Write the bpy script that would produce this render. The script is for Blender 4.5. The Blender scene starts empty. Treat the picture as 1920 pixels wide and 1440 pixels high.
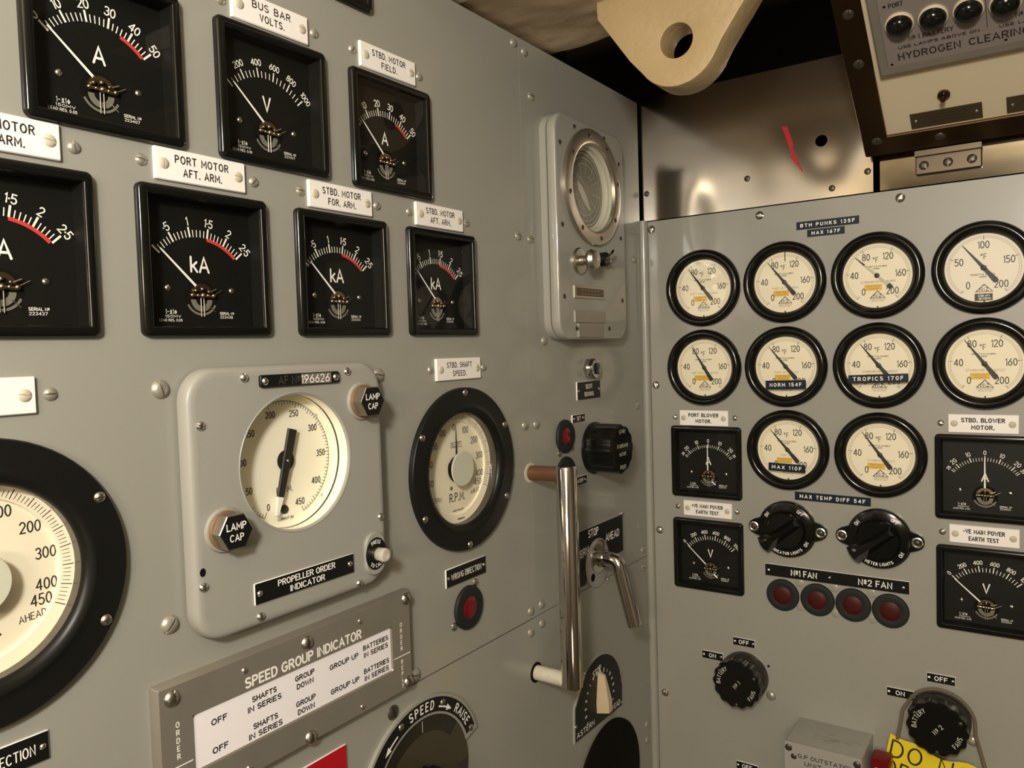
import bpy, bmesh, math, random
from mathutils import Vector, Matrix, noise
R = math.radians
sc = bpy.context.scene
C = sc.collection
Z0 = 1.5                       # height of the eye above the deck
random.seed(4)

# ------------------------------------------------------------------ camera, world, light, exposure
cam_d = bpy.data.cameras.new('camera'); cam = bpy.data.objects.new('camera', cam_d); C.objects.link(cam)
cam_d.sensor_width = 36.0; cam_d.lens = 1459.746 / 1920 * 36; cam_d.clip_start = 0.01
_r = Vector((0.568789, -0.821910, -0.030702)); _u = Vector((0.053700, -0.000138, 0.998557)); _f = Vector((0.820729, 0.569617, -0.044058))
m = Matrix((( _r.x, _u.x, -_f.x, -1.1791), (_r.y, _u.y, -_f.y, -0.55), (_r.z, _u.z, -_f.z, Z0), (0, 0, 0, 1)))
cam.matrix_world = m
sc.camera = cam
sc.view_settings.view_transform = 'Standard'; sc.view_settings.look = 'None'
sc.view_settings.gamma = 1.0; sc.view_settings.use_curve_mapping = False
sc.view_settings.exposure = 0.52

W = bpy.data.worlds.new('world'); sc.world = W; W.use_nodes = True
W.node_tree.nodes['Background'].inputs[0].default_value = (1.0, 0.86, 0.66, 1)
W.node_tree.nodes['Background'].inputs[1].default_value = 0.03

def area(name, loc, target, sx, sy, power, col):
    d = bpy.data.lights.new(name, 'AREA'); d.shape = 'RECTANGLE'; d.size = sx; d.size_y = sy; d.energy = power; d.color = col
    o = bpy.data.objects.new(name, d); C.objects.link(o); o.location = loc
    o.rotation_euler = (Vector(target) - Vector(loc)).to_track_quat('-Z', 'Y').to_euler()
    return o
d_ = bpy.data.lights.new('bulkhead_lamp', 'POINT'); d_.energy = 31.0; d_.shadow_soft_size = 0.06; d_.color = (1.0, 0.96, 0.88)
o_ = bpy.data.objects.new('bulkhead_lamp', d_); C.objects.link(o_); o_.location = (-1.57, -0.62, Z0 + 0.33)
area('right_panel_fill', (-2.35, -0.84, Z0 + 0.20), (0.0, -0.3, Z0 + 0.0), 0.5, 0.16, 9.0, (1.0, 0.80, 0.56))  # unseen fill light, added to brighten the right-hand panel
area('bounce_fill', (-1.75, -1.5, Z0 - 0.9), (-0.4, -0.1, Z0 + 0.4), 0.4, 0.3, 0.8, (1.0, 0.86, 0.66))  # unseen upward fill, added as bounce light under the lagging and lug

# ------------------------------------------------------------------ materials
def mat(name, col, rough=0.5, metal=0.0, spec=0.5, coat=0.0, bump=0.0, bscale=300.0, var=0.0, vscale=6.0, trans=0.0, croug=0.05):
    M = bpy.data.materials.new(name); M.use_nodes = True
    n = M.node_tree.nodes; l = M.node_tree.links; b = n['Principled BSDF']
    b.inputs['Base Color'].default_value = (*col, 1); b.inputs['Roughness'].default_value = rough
    b.inputs['Metallic'].default_value = metal; b.inputs['Specular IOR Level'].default_value = spec
    b.inputs['Coat Weight'].default_value = coat; b.inputs['Coat Roughness'].default_value = croug
    b.inputs['Transmission Weight'].default_value = trans
    if var or bump:
        tc = n.new('ShaderNodeTexCoord')
    if var:
        nz = n.new('ShaderNodeTexNoise'); nz.inputs['Scale'].default_value = vscale; nz.inputs['Detail'].default_value = 5
        mx = n.new('ShaderNodeMix'); mx.data_type = 'RGBA'
        l.new(tc.outputs['Object'], nz.inputs['Vector']); l.new(nz.outputs['Fac'], mx.inputs[0])
        mx.inputs[6].default_value = (*[max(0, c * (1 - var)) for c in col], 1)
        mx.inputs[7].default_value = (*[min(1, c * (1 + var)) for c in col], 1)
        l.new(mx.outputs[2], b.inputs['Base Color'])
    if bump:
        nb = n.new('ShaderNodeTexNoise'); nb.inputs['Scale'].default_value = bscale; nb.inputs['Detail'].default_value = 3
        bp = n.new('ShaderNodeBump'); bp.inputs['Strength'].default_value = bump; bp.inputs['Distance'].default_value = 0.002
        l.new(tc.outputs['Object'], nb.inputs['Vector']); l.new(nb.outputs['Fac'], bp.inputs['Height']); l.new(bp.outputs['Normal'], b.inputs['Normal'])
    return M
GREY = mat('grey_panel_paint', (0.305, 0.300, 0.260), 0.42, spec=0.5, coat=0.5, croug=0.10, bump=0.02, bscale=25, var=0.03)
BOXGREY = mat('grey_casting_paint', (0.325, 0.320, 0.285), 0.4, bump=0.06, bscale=160, var=0.03)
BLACK = mat('black_bakelite', (0.006, 0.006, 0.005), 0.15, spec=0.36)
SATIN = mat('black_satin_enamel', (0.008, 0.008, 0.007), 0.36, spec=0.25)
DIAL = mat('black_dial', (0.006, 0.006, 0.005), 0.5, spec=0.25)
DARK = mat('dark_cavity', (0.006, 0.005, 0.004), 0.8, spec=0.1)
WHITE = mat('white_ink', (0.90, 0.88, 0.82), 0.5)
REDI = mat('red_ink', (0.62, 0.05, 0.035), 0.5)
CREAM = mat('cream_dial', (0.90, 0.82, 0.64), 0.5, var=0.04, vscale=40)
CREAM2 = mat('ivory_dial', (0.95, 0.90, 0.74), 0.5)
PINKD = mat('pale_dial', (0.86, 0.79, 0.67), 0.5)
INK = mat('black_ink', (0.02, 0.018, 0.015), 0.5)
FAINT = mat('faded_ink', (0.30, 0.25, 0.17), 0.5)
STEEL = mat('nickel_steel', (0.52, 0.49, 0.42), 0.32, metal=1.0)
SCREWM = mat('painted_screw', (0.40, 0.38, 0.31), 0.35, metal=0.5)
BRIGHT = mat('bright_metal', (0.75, 0.73, 0.68), 0.25, metal=1.0)
CHROME = mat('chrome', (0.62, 0.59, 0.55), 0.10, metal=1.0)
BRASS = mat('brass', (0.44, 0.34, 0.22), 0.28, metal=1.0)
COPPER = mat('copper_collar', (0.34, 0.21, 0.12), 0.45, metal=0.6)
PLATE = mat('white_engraving_plastic', (0.90, 0.86, 0.82), 0.4)
CSCREW = mat('ivory_screw', (0.55, 0.50, 0.38), 0.45)
REDL = mat('red_lens', (0.14, 0.004, 0.007), 0.25, spec=0.5)
REDD = mat('dark_red_lens', (0.055, 0.005, 0.003), 0.5, spec=0.25)
RUBBER = mat('dark_rubber', (0.014, 0.015, 0.015), 0.6, spec=0.3)
GUN = mat('grey_gunmetal', (0.25, 0.23, 0.19), 0.38, metal=0.35, var=0.12, vscale=25)
MILK = mat('milk_glass', (0.92, 0.88, 0.90), 0.3)
YELL = mat('yellow_card', (0.80, 0.62, 0.02), 0.5)
AMBER = mat('amber_sticker', (0.80, 0.48, 0.05), 0.5, var=0.2, vscale=300)
NAVY = mat('navy_tape', (0.005, 0.013, 0.026), 0.45, spec=0.25)
REDS = mat('red_sign', (0.45, 0.006, 0.014), 0.4)
CPAINT = mat('cream_gloss_paint', (0.41, 0.295, 0.145), 0.5, bump=0.45, bscale=120, var=0.12, vscale=14)
CBOX = mat('cream_box_paint', (0.62, 0.53, 0.36), 0.45, var=0.05)
LAG = mat('painted_lagging', (0.54, 0.42, 0.28), 0.55, bump=0.4, bscale=60, var=0.28, vscale=9)
CEILP = mat('cream_deckhead_paint', (0.50, 0.43, 0.31), 0.5, var=0.1, vscale=3)
WALLP = mat('passage_paint', (0.20, 0.17, 0.12), 0.6)
DECK = mat('brown_deck', (0.12, 0.09, 0.06), 0.5, var=0.2, vscale=4)
OLIVE = mat('olive_lens', (0.016, 0.015, 0.009), 0.3)
OLIVE2 = mat('olive_lens_centre', (0.050, 0.042, 0.022), 0.3)
BEIGE = mat('beige_pointer', (0.55, 0.44, 0.29), 0.5)
SIGNP = mat('mauve_sign_plate', (0.26, 0.22, 0.20), 0.4, metal=0.2)
BROWNM = mat('dark_brown_metal', (0.16, 0.10, 0.055), 0.22, metal=1.0)  # dark brown base with a smooth metallic finish
DKPLATE = mat('dark_brass_plate', (0.10, 0.075, 0.045), 0.4, metal=0.6)
SILVP = mat('silver_name_plate', (0.40, 0.38, 0.33), 0.35, metal=0.8)
BLUEL = mat('blue_black_lens', (0.008, 0.010, 0.03), 0.12)
CORD = mat('brown_cord', (0.13, 0.10, 0.06), 0.7)
DISC = mat('pale_grey_disc', (0.62, 0.62, 0.52), 0.45)
CHIP = mat('chipped_paint', (0.55, 0.52, 0.42), 0.5, bump=0.4, bscale=90, var=0.3, vscale=60)
CAPM = mat('worn_cap_metal', (0.30, 0.26, 0.21), 0.35, metal=0.8)
RINGM = mat('dull_ring_metal', (0.36, 0.33, 0.27), 0.32, metal=0.85)
SLEEVE = mat('dark_sleeve_metal', (0.12, 0.108, 0.09), 0.35, metal=0.6)
RUST = mat('brown_post', (0.16, 0.075, 0.04), 0.4, metal=0.3, var=0.2, vscale=40)
INTR = mat('dark_green_dial', (0.17, 0.17, 0.13), 0.4)
PALE = mat('pale_marking', (0.55, 0.54, 0.45), 0.5)
VOID = mat('void_black', (0.022, 0.015, 0.009), 0.7, spec=0.2)  # near-black colour puts the shade of the void into the surfaces
STAIN = mat('brushed_stainless', (0.70, 0.64, 0.56), 0.15, metal=1.0, bump=0.30, bscale=3.5, var=0.08, vscale=4)
MIRR = mat('polished_strip', (0.36, 0.32, 0.26), 0.08, metal=1.0, bump=0.2, bscale=8)
KNOB1 = mat('greenish_black_bakelite', (0.018, 0.018, 0.014), 0.28)

def glassm(name, tint, f0, rough=0.02):
    M = bpy.data.materials.new(name); M.use_nodes = True; n = M.node_tree.nodes; l = M.node_tree.links; n.clear()
    o = n.new('ShaderNodeOutputMaterial'); mx = n.new('ShaderNodeMixShader'); t = n.new('ShaderNodeBsdfTransparent'); g = n.new('ShaderNodeBsdfGlossy'); ge = n.new('ShaderNodeNewGeometry')
    def mth(op, a, b=None):
        q = n.new('ShaderNodeMath'); q.operation = op
        for k, v in enumerate((a, b)):
            if v is None: continue
            if isinstance(v, (int, float)): q.inputs[k].default_value = v
            else: l.new(v, q.inputs[k])
        return q.outputs[0]
    dt = n.new('ShaderNodeVectorMath'); dt.operation = 'DOT_PRODUCT'; l.new(ge.outputs['Incoming'], dt.inputs[0]); l.new(ge.outputs['Normal'], dt.inputs[1])
    f = mth('ADD', mth('MULTIPLY', mth('POWER', mth('SUBTRACT', 1.0, mth('ABSOLUTE', dt.outputs['Value'])), 5.0), 1.0 - f0), f0)   # the same both ways through the pane
    t.inputs[0].default_value = (*tint, 1); g.inputs['Roughness'].default_value = rough
    l.new(f, mx.inputs[0]); l.new(t.outputs[0], mx.inputs[1]); l.new(g.outputs[0], mx.inputs[2]); l.new(mx.outputs[0], o.inputs[0])
    return M
GLASS = glassm('meter_glass', (0.98, 0.98, 0.96), 0.022)
CLEAR = mat('clear_plastic', (0.80, 0.76, 0.68), 0.12, trans=0.55)

# ------------------------------------------------------------------ engraved single-stroke lettering
def arc(cx, cy, rx, ry, a0, a1, step=26):
    n = max(2, int(abs(a1 - a0) / step) + 1)
    return [(cx + rx * math.cos(R(a0 + (a1 - a0) * i / n)), cy + ry * math.sin(R(a0 + (a1 - a0) * i / n))) for i in range(n + 1)]
G = {
 'A': (.68, [[(0, 0), (.34, 1), (.68, 0)], [(.12, .32), (.56, .32)]]),
 'B': (.58, [[(0, 0), (0, 1)], [(0, 1)] + arc(.32, .765, .22, .235, 90, -90) + [(0, .53)], [(.3, .53)] + arc(.33, .265, .25, .265, 90, -90) + [(0, 0)]]),
 'C': (.62, [arc(.34, .5, .34, .5, 48, 312)]),
 'D': (.60, [[(0, 0), (0, 1)], [(0, 1)] + arc(.24, .5, .36, .5, 90, -90) + [(0, 0)]]),
 'E': (.50, [[(.5, 1), (0, 1), (0, 0), (.5, 0)], [(0, .52), (.42, .52)]]),
 'F': (.50, [[(.5, 1), (0, 1), (0, 0)], [(0, .52), (.42, .52)]]),
 'G': (.66, [arc(.34, .5, .34, .5, 50, 330) + [(.66, .46), (.40, .46)]]),
 'H': (.58, [[(0, 0), (0, 1)], [(.58, 0), (.58, 1)], [(0, .52), (.58, .52)]]),
 'I': (.0, [[(0, 0), (0, 1)]]),
 'J': (.42, [[(.42, 1), (.42, .22)] + arc(.21, .22, .21, .22, 0, -180)]),
 'K': (.56, [[(0, 0), (0, 1)], [(.54, 1), (0, .38)], [(.2, .6), (.56, 0)]]),
 'L': (.46, [[(0, 1), (0, 0), (.46, 0)]]),
 'M': (.74, [[(0, 0), (0, 1), (.37, .3), (.74, 1), (.74, 0)]]),
 'N': (.60, [[(0, 0), (0, 1), (.6, 0), (.6, 1)]]),
 'O': (.66, [arc(.33, .5, .33, .5, 90, 450)]),
 'P': (.54, [[(0, 0), (0, 1)], [(0, 1)] + arc(.28, .745, .26, .255, 90, -90) + [(0, .49)]]),
 'Q': (.66, [arc(.33, .5, .33, .5, 90, 450), [(.4, .25), (.66, 0)]]),
 'R': (.58, [[(0, 0), (0, 1)], [(0, 1)] + arc(.30, .755, .26, .245, 90, -90) + [(0, .51)], [(.28, .51), (.58, 0)]]),
 'S': (.56, [arc(.28, .75, .26, .25, 35, 270) + arc(.28, .25, .28, .25, 64, -145)]),
 'T': (.58, [[(0, 1), (.58, 1)], [(.29, 1), (.29, 0)]]),
 'U': (.58, [[(0, 1), (0, .29)] + arc(.29, .29, .29, .29, 180, 360) + [(.58, 1)]]),
 'V': (.62, [[(0, 1), (.31, 0), (.62, 1)]]),
 'W': (.90, [[(0, 1), (.22, 0), (.45, .85), (.68, 0), (.90, 1)]]),
 'X': (.58, [[(0, 0), (.58, 1)], [(0, 1), (.58, 0)]]),
 'Y': (.60, [[(0, 1), (.3, .48), (.6, 1)], [(.3, .48), (.3, 0)]]),
 'Z': (.54, [[(0, 1), (.54, 1), (0, 0), (.54, 0)]]),
 'k': (.46, [[(0, 0), (0, 1)], [(.42, .66), (0, .28)], [(.15, .42), (.46, 0)]]),
 '0': (.54, [arc(.27, .5, .27, .5, 90, 450)]),
 '1': (.14, [[(0, .82), (.14, 1), (.14, 0)]]),
 '2': (.52, [arc(.26, .73, .26, .27, 165, -35) + [(0, 0), (.52, 0)]]),
 '3': (.52, [arc(.25, .76, .24, .24, 150, -90) + arc(.25, .26, .27, .26, 90, -150)]),
 '4': (.58, [[(.44, 0), (.44, 1)], [(.44, 1), (0, .28), (.58, .28)]]),
 '5': (.52, [[(.48, 1), (.08, 1), (.04, .56)] + arc(.25, .31, .27, .31, 125, -145)]),
 '6': (.54, [[(.43, 1), (.05, .42)], arc(.27, .30, .27, .30, 90, 450)]),
 '7': (.52, [[(0, 1), (.52, 1), (.18, 0)]]),
 '8': (.54, [arc(.27, .76, .23, .24, 90, 450), arc(.27, .26, .27, .26, 90, 450)]),
 '9': (.54, [arc(.27, .70, .27, .30, 90, 450), [(.49, .58), (.11, 0)]]),
 '.': (.06, [[(0, 0), (.05, 0), (.05, .05)]]), '-': (.34, [[(0, .5), (.34, .5)]]), '+': (.4, [[(0, .5), (.4, .5)], [(.2, .3), (.2, .7)]]),
 '·': (.06, [[(0, .45), (.05, .45), (.05, .5)]]), '°': (.26, [arc(.13, .84, .13, .15, 90, 450)]),
 'º': (.30, [arc(.15, .72, .14, .24, 90, 450), [(0, .3), (.3, .3)]]), '&': (.6, [[(.6, 0), (.1, .75)] + arc(.25, .82, .16, .18, 200, -40) + [(.02, .28)] + arc(.22, .22, .2, .22, 180, 330) + [(.56, .42)]]),
 '<': (.5, [[(.25, 0), (.5, .4), (.25, .8), (0, .4), (.25, 0)], [(.25, .2), (.25, .6)]]), ',': (.05, [[(.04, .05), (0, -.12)]]), '/': (.4, [[(0, 0), (.4, 1)]]),
 '~': (.5, [[(0, .0), (.16, .0), (.16, .8), (.4, .8), (.4, .0), (.52, .0)]]), '_': (.5, [[(0, .4), (.5, .4)]]),
}

class MB:
    """collects faces in millimetres and links them as ONE mesh object"""
    def __init__(s): s.v = []; s.f = []; s.m = []; s.mats = []; s.k = 0
    def mi(s, M):
        if M not in s.mats: s.mats.append(M)
        return s.mats.index(M)
    def add(s, vs, fs, M):
        o = len(s.v); s.v += [tuple(v) for v in vs]; k = s.mi(M)
        for f in fs: s.f.append([i + o for i in f]); s.m.append(k)
    def ribbon(s, pts, w, z, M, w2=None, cap=True):
        s.k += 1; z += .03 * (s.k % 5)          # strokes that cross lie one over the other, like brushed paint
        p = [Vector(q[:2]) for q in pts]
        q = [p[0]]
        for a in p[1:]:
            if (a - q[-1]).length > 1e-5: q.append(a)
        p = q
        if len(p) < 2: return
        closed = len(p) > 3 and (p[0] - p[-1]).length < 1e-4
        if closed: p = p[:-1]
        n = len(p); h = w / 2; Lf = []; Rt = []
        for i in range(n):
            if closed: a, b, c = p[i - 1], p[i], p[(i + 1) % n]
            else: a, b, c = p[max(i - 1, 0)], p[i], p[min(i + 1, n - 1)]
            d1 = (b - a).normalized() if (b - a).length > 1e-9 else None; d2 = (c - b).normalized() if (c - b).length > 1e-9 else None
            d1 = d1 or d2; d2 = d2 or d1
            t = (d1 + d2)
            t = t.normalized() if t.length > 1e-6 else d1
            nn = Vector((-t.y, t.x)); k = max(0.55, nn.dot(Vector((-d1.y, d1.x))))
            hh = h if w2 is None else (w + (w2 - w) * i / (n - 1)) / 2
            Lf.append(b + nn * hh / k); Rt.append(b - nn * hh / k)
        vs = [(a.x, a.y, z) for a in Lf] + [(a.x, a.y, z) for a in Rt]
        fs = [(n + i, n + (i + 1) % n, (i + 1) % n, i) for i in range(n if closed else n - 1)]
        s.add(vs, fs, M)
        if cap and not closed and w2 is None:
            for e, dr in ((p[0], p[0] - p[1]), (p[-1], p[-1] - p[-2])):
                a0 = math.atan2(dr.y, dr.x)
                s.add([(e.x + h * math.cos(a0 + R(a)), e.y + h * math.sin(a0 + R(a)), z) for a in (-90, -40, 0, 40, 90)], [(0, 1, 2, 3, 4)], M)
    def text(s, t, x, y, h, wt, z, M, width=None, xs=1.0, gap=.26, space=.42, rot=0.0, align='c'):
        adv = 0; lay = []
        for ch in t:
            if ch == ' ': adv += space; continue
            w, st = G[ch]; lay.append((adv, st)); adv += w * xs + gap
        adv -= gap
        kx = h if width is None else width / max(adv, .01)
        tot = adv * kx; off = -tot / 2 if align == 'c' else (0 if align == 'l' else -tot)
        cr, sr = math.cos(rot), math.sin(rot)
        for a, st in lay:
            for k in st:
                pp = []
                for px, py in k:
                    u = off + (a + px * xs) * kx; v = (py - .5) * h
                    pp.append((x + u * cr - v * sr, y + u * sr + v * cr))
                s.ribbon(pp, wt, z, M)
    def arctext(s, t, cx, cy, rad, mid, h, wt, z, M, xs=.9, gap=.3, space=.4, inward=False, kx=None):
        """text along a circle; mid in degrees clockwise from the top; inward: letters' feet away from the centre (bottom arcs)"""
        adv = 0; lay = []
        for ch in t:
            if ch == ' ': adv += space; continue
            w, st = G[ch]; lay.append((adv, w * xs, st)); adv += w * xs + gap
        adv -= gap; kx = kx or h
        sg = -1 if inward else 1
        for a, w, st in lay:
            th = R(mid) + sg * (a + w / 2 - adv / 2) * kx / rad
            bx, by = cx + rad * math.sin(th), cy + rad * math.cos(th)
            ro = -th + (math.pi if inward else 0)
            cr, sr = math.cos(ro), math.sin(ro)
            for k in st:
                s.ribbon([(bx + ((px * xs - w / 2) * kx) * cr - (py - .5) * h * sr, by + ((px * xs - w / 2) * kx) * sr + (py - .5) * h * cr) for px, py in k], wt, z, M)
    def disc(s, cx, cy, r, z, M, n=32, r0=0.0, a0=0, a1=360, ry=None):
        k = (ry or r) / r
        ang = [R(a0 + (a1 - a0) * i / n) for i in range(n + 1)]
        if r0 <= 0 and a1 - a0 == 360:
            s.add([(cx + r * math.cos(a), cy + r * k * math.sin(a), z) for a in ang[:-1]], [tuple(range(n))], M)
        else:
            vs = [(cx + r * math.cos(a), cy + r * k * math.sin(a), z) for a in ang] + [(cx + r0 * math.cos(a), cy + r0 * k * math.sin(a), z) for a in ang]
            s.add(vs, [(i, i + 1, n + 2 + i, n + 1 + i) for i in range(n)], M)
    def rect(s, x0, x1, y0, y1, z, M): s.add([(x0, y0, z), (x1, y0, z), (x1, y1, z), (x0, y1, z)], [(0, 1, 2, 3)], M)
    def holed(s, out, hole, z, M):
        from mathutils.geometry import tessellate_polygon
        pts = [Vector((p[0], p[1], 0)) for p in out]; hp = [Vector((p[0], p[1], 0)) for p in hole]
        tr = tessellate_polygon([pts, hp]); al = pts + hp; fs = []
        for a, b_, c in tr:
            cr = (al[b_] - al[a]).cross(al[c] - al[a]).z
            if abs(cr) > 1e-9: fs.append((a, b_, c) if cr > 0 else (a, c, b_))
        s.add([(p.x, p.y, z) for p in al], fs, M)
    def lathe(s, prof, M, n=40, cx=0, cy=0, caps=(False, True)):
        k = len(prof); vs = []
        for r, z in prof:
            vs += [(cx + r * math.cos(2 * math.pi * i / n), cy + r * math.sin(2 * math.pi * i / n), z) for i in range(n)]
        fs = [(j * n + i, j * n + (i + 1) % n, (j + 1) * n + (i + 1) % n, (j + 1) * n + i) for j in range(k - 1) for i in range(n)]
        if caps[0]: fs.append(tuple(range(n - 1, -1, -1)))
        if caps[1]: fs.append(tuple((k - 1) * n + i for i in range(n)))
        s.add(vs, fs, M)
    def rsweep(s, hx, hy, r, prof, M, cx=0, cy=0, cap=True, nc=5, back=False):
        """rounded rectangle swept through (inset, z)"""
        k = 4 * (nc + 1); vs = []
        for ins, z in list(prof) + ([(prof[-1][0] + .4, prof[-1][1])] if cap else []):
            a, b = hx - ins, hy - ins; rr = max(r - ins, .4)
            for q, (sx, sy) in enumerate(((1, 1), (-1, 1), (-1, -1), (1, -1))):
                for i in range(nc + 1):
                    t = R(90 * q + 90 * i / nc)
                    vs.append((cx + sx * (a - rr) + rr * math.cos(t), cy + sy * (b - rr) + rr * math.sin(t), z))
        n = len(vs) // k
        fs = [(j * k + i, j * k + (i + 1) % k, (j + 1) * k + (i + 1) % k, (j + 1) * k + i) for j in range(n - 1) for i in range(k)]
        if cap: fs.append(tuple((n - 1) * k + i for i in range(k)))
        if back: fs.append(tuple(range(k - 1, -1, -1)))
        s.add(vs, fs, M)
    def box(s, x0, x1, y0, y1, z0, z1, M):
        s.add([(x, y, z) for z in (z0, z1) for x, y in ((x0, y0), (x1, y0), (x1, y1), (x0, y1))], [(3, 2, 1, 0), (4, 5, 6, 7), (0, 1, 5, 4), (1, 2, 6, 5), (2, 3, 7, 6), (3, 0, 4, 7)], M)
    def prism(s, out, z0, z1, M, bev=0.0):
        n = len(out); c = Vector((sum(p[0] for p in out) / n, sum(p[1] for p in out) / n))
        ins = []
        for i in range(n):
            a, b, d = Vector(out[i - 1][:2]), Vector(out[i][:2]), Vector(out[(i + 1) % n][:2])
            e1, e2 = (b - a).normalized(), (d - b).normalized(); t = (e1 + e2).normalized(); nn = Vector((-t.y, t.x)); k = max(.4, nn.dot(Vector((-e1.y, e1.x))))
            ins.append(b + nn * bev / k)
        vs = [(p[0], p[1], z0) for p in out] + [(p[0], p[1], z1 - bev) for p in out] + [(p.x, p.y, z1) for p in ins]
        fs = [(j * n + i, j * n + (i + 1) % n, (j + 1) * n + (i + 1) % n, (j + 1) * n + i) for j in range(2) for i in range(n)]
        fs.append(tuple(2 * n + i for i in range(n))); fs.append(tuple(range(n - 1, -1, -1)))
        s.add(vs, fs, M)
    def tube(s, path, r, M, n=14, ends=True, rs=None):
        p = [Vector(q) for q in path]; k = len(p); vs = []
        up = None
        for i in range(k):
            t = (p[min(i + 1, k - 1)] - p[max(i - 1, 0)]).normalized()
            if up is None: up = t.orthogonal().normalized()
            up = (up - t * up.dot(t)).normalized(); sd = t.cross(up)
            rr = rs[i] if rs else r
            vs += [tuple(p[i] + up * rr * math.cos(2 * math.pi * j / n) + sd * rr * math.sin(2 * math.pi * j / n)) for j in range(n)]
        fs = [(j * n + i, j * n + (i + 1) % n, (j + 1) * n + (i + 1) % n, (j + 1) * n + i) for j in range(k - 1) for i in range(n)]
        if ends: fs += [tuple(range(n - 1, -1, -1)), tuple((k - 1) * n + i for i in range(n))]
        s.add(vs, fs, M)
    def ball(s, c, r, M, n=10, sq=1.0):
        s.lathe([(r * math.cos(R(a)), c[2] + sq * r * math.sin(R(a))) for a in (-89, -55, -25, 0, 25, 55, 80, 89)], M, n, c[0], c[1])
    def head(s, cx, cy, r, z, h, M, slot=0.0, n=7):
        """domed slotted screw head"""
        w = r * .13; xs = [-r * math.cos(R(90 * i / n)) for i in range(n)]; xs = [x for x in xs if x < -w * 1.5]
        cols = [(x, 0) for x in xs] + [(-w, 0), (-w, 1), (w, 1), (w, 0)] + [(-x, 0) for x in reversed(xs)]
        ny = 8; vs = []; cs, sn = math.cos(slot), math.sin(slot)
        for x, g in cols:
            Y = math.sqrt(max(r * r - x * x, 0))
            for j in range(ny + 1):
                y = Y * math.sin(R(-90 + 180 * j / ny)); q = min(1, (x * x + y * y) / (r * r))
                zz = z + h * (1 - q ** 1.6) if not g else z + h * .25 * (1 - q ** 2)
                vs.append((cx + x * cs - y * sn, cy + x * sn + y * cs, zz))
        fs = [(i * (ny + 1) + j, (i + 1) * (ny + 1) + j, (i + 1) * (ny + 1) + j + 1, i * (ny + 1) + j + 1) for i in range(len(cols) - 1) for j in range(ny)]
        s.add(vs, fs, M)
    def mesh(s, name, sharp=38):
        me = bpy.data.meshes.new(name); me.from_pydata([(x * .001, y * .001, z * .001) for x, y, z in s.v], [], s.f)
        for M in s.mats: me.materials.append(M)
        me.polygons.foreach_set('material_index', s.m); me.polygons.foreach_set('use_smooth', [True] * len(s.f))
        me.update(); me.set_sharp_from_angle(angle=R(sharp)); me.validate()
        return me

def wa(u, v, h=0.0): return Vector((u * .001, -h * .001, v * .001 + Z0))        # on the port-hand panel: mm from the corner, mm above the eye, mm off the face
def wb(s, v, h=0.0): return Vector((-h * .001, -s * .001, v * .001 + Z0))       # on the right-hand panel: mm from the corner
RA = (R(90), 0, 0); RB = (R(90), 0, R(-90))
def tagp(o, label=None, cat=None, group=None, kind=None):
    for k, v in (('label', label), ('category', cat), ('group', group), ('kind', kind)):
        if v: o[k] = v
    return o
def thing(name, label, cat, loc, rot, group=None, kind=None):
    o = bpy.data.objects.new(name, None); C.objects.link(o); o.location = loc; o.rotation_euler = rot; o.empty_display_size = .02
    return tagp(o, label, cat, group, kind)
def part(name, me, parent, loc=(0, 0, 0), rz=0.0, label=None, sc_=1.0):
    if isinstance(me, MB): me = me.mesh(name)
    o = bpy.data.objects.new(name, me); C.objects.link(o); o.parent = parent
    o.location = Vector(loc) * .001; o.rotation_euler = (0, 0, rz); o.scale = (sc_,) * 3
    if label: o['label'] = label
    return o
def solid(name, me, label, cat, loc, rot, group=None, kind=None):
    if isinstance(me, MB): me = me.mesh(name)
    o = bpy.data.objects.new(name, me); C.objects.link(o); o.location = loc; o.rotation_euler = rot
    return tagp(o, label, cat, group, kind)

def screw_mesh(M, r=5.0, h=2.6):
    b = MB(); b.lathe([(r * 1.02, -1.5), (r * 1.0, .35)], M, 20, caps=(False, False)); b.head(0, 0, r, .3, h, M); return b.mesh('screw')
S_BIG = screw_mesh(SCREWM); S_ST = screw_mesh(STEEL); S_IV = screw_mesh(CSCREW, 4.2, 1.3); S_BR = screw_mesh(BRIGHT, 2.2, 1.3); DKSC = mat('dark_screw', (0.10, 0.085, 0.065), 0.4, metal=0.7)
S_DK = screw_mesh(DKSC, 4.5, 1.5)

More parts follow.
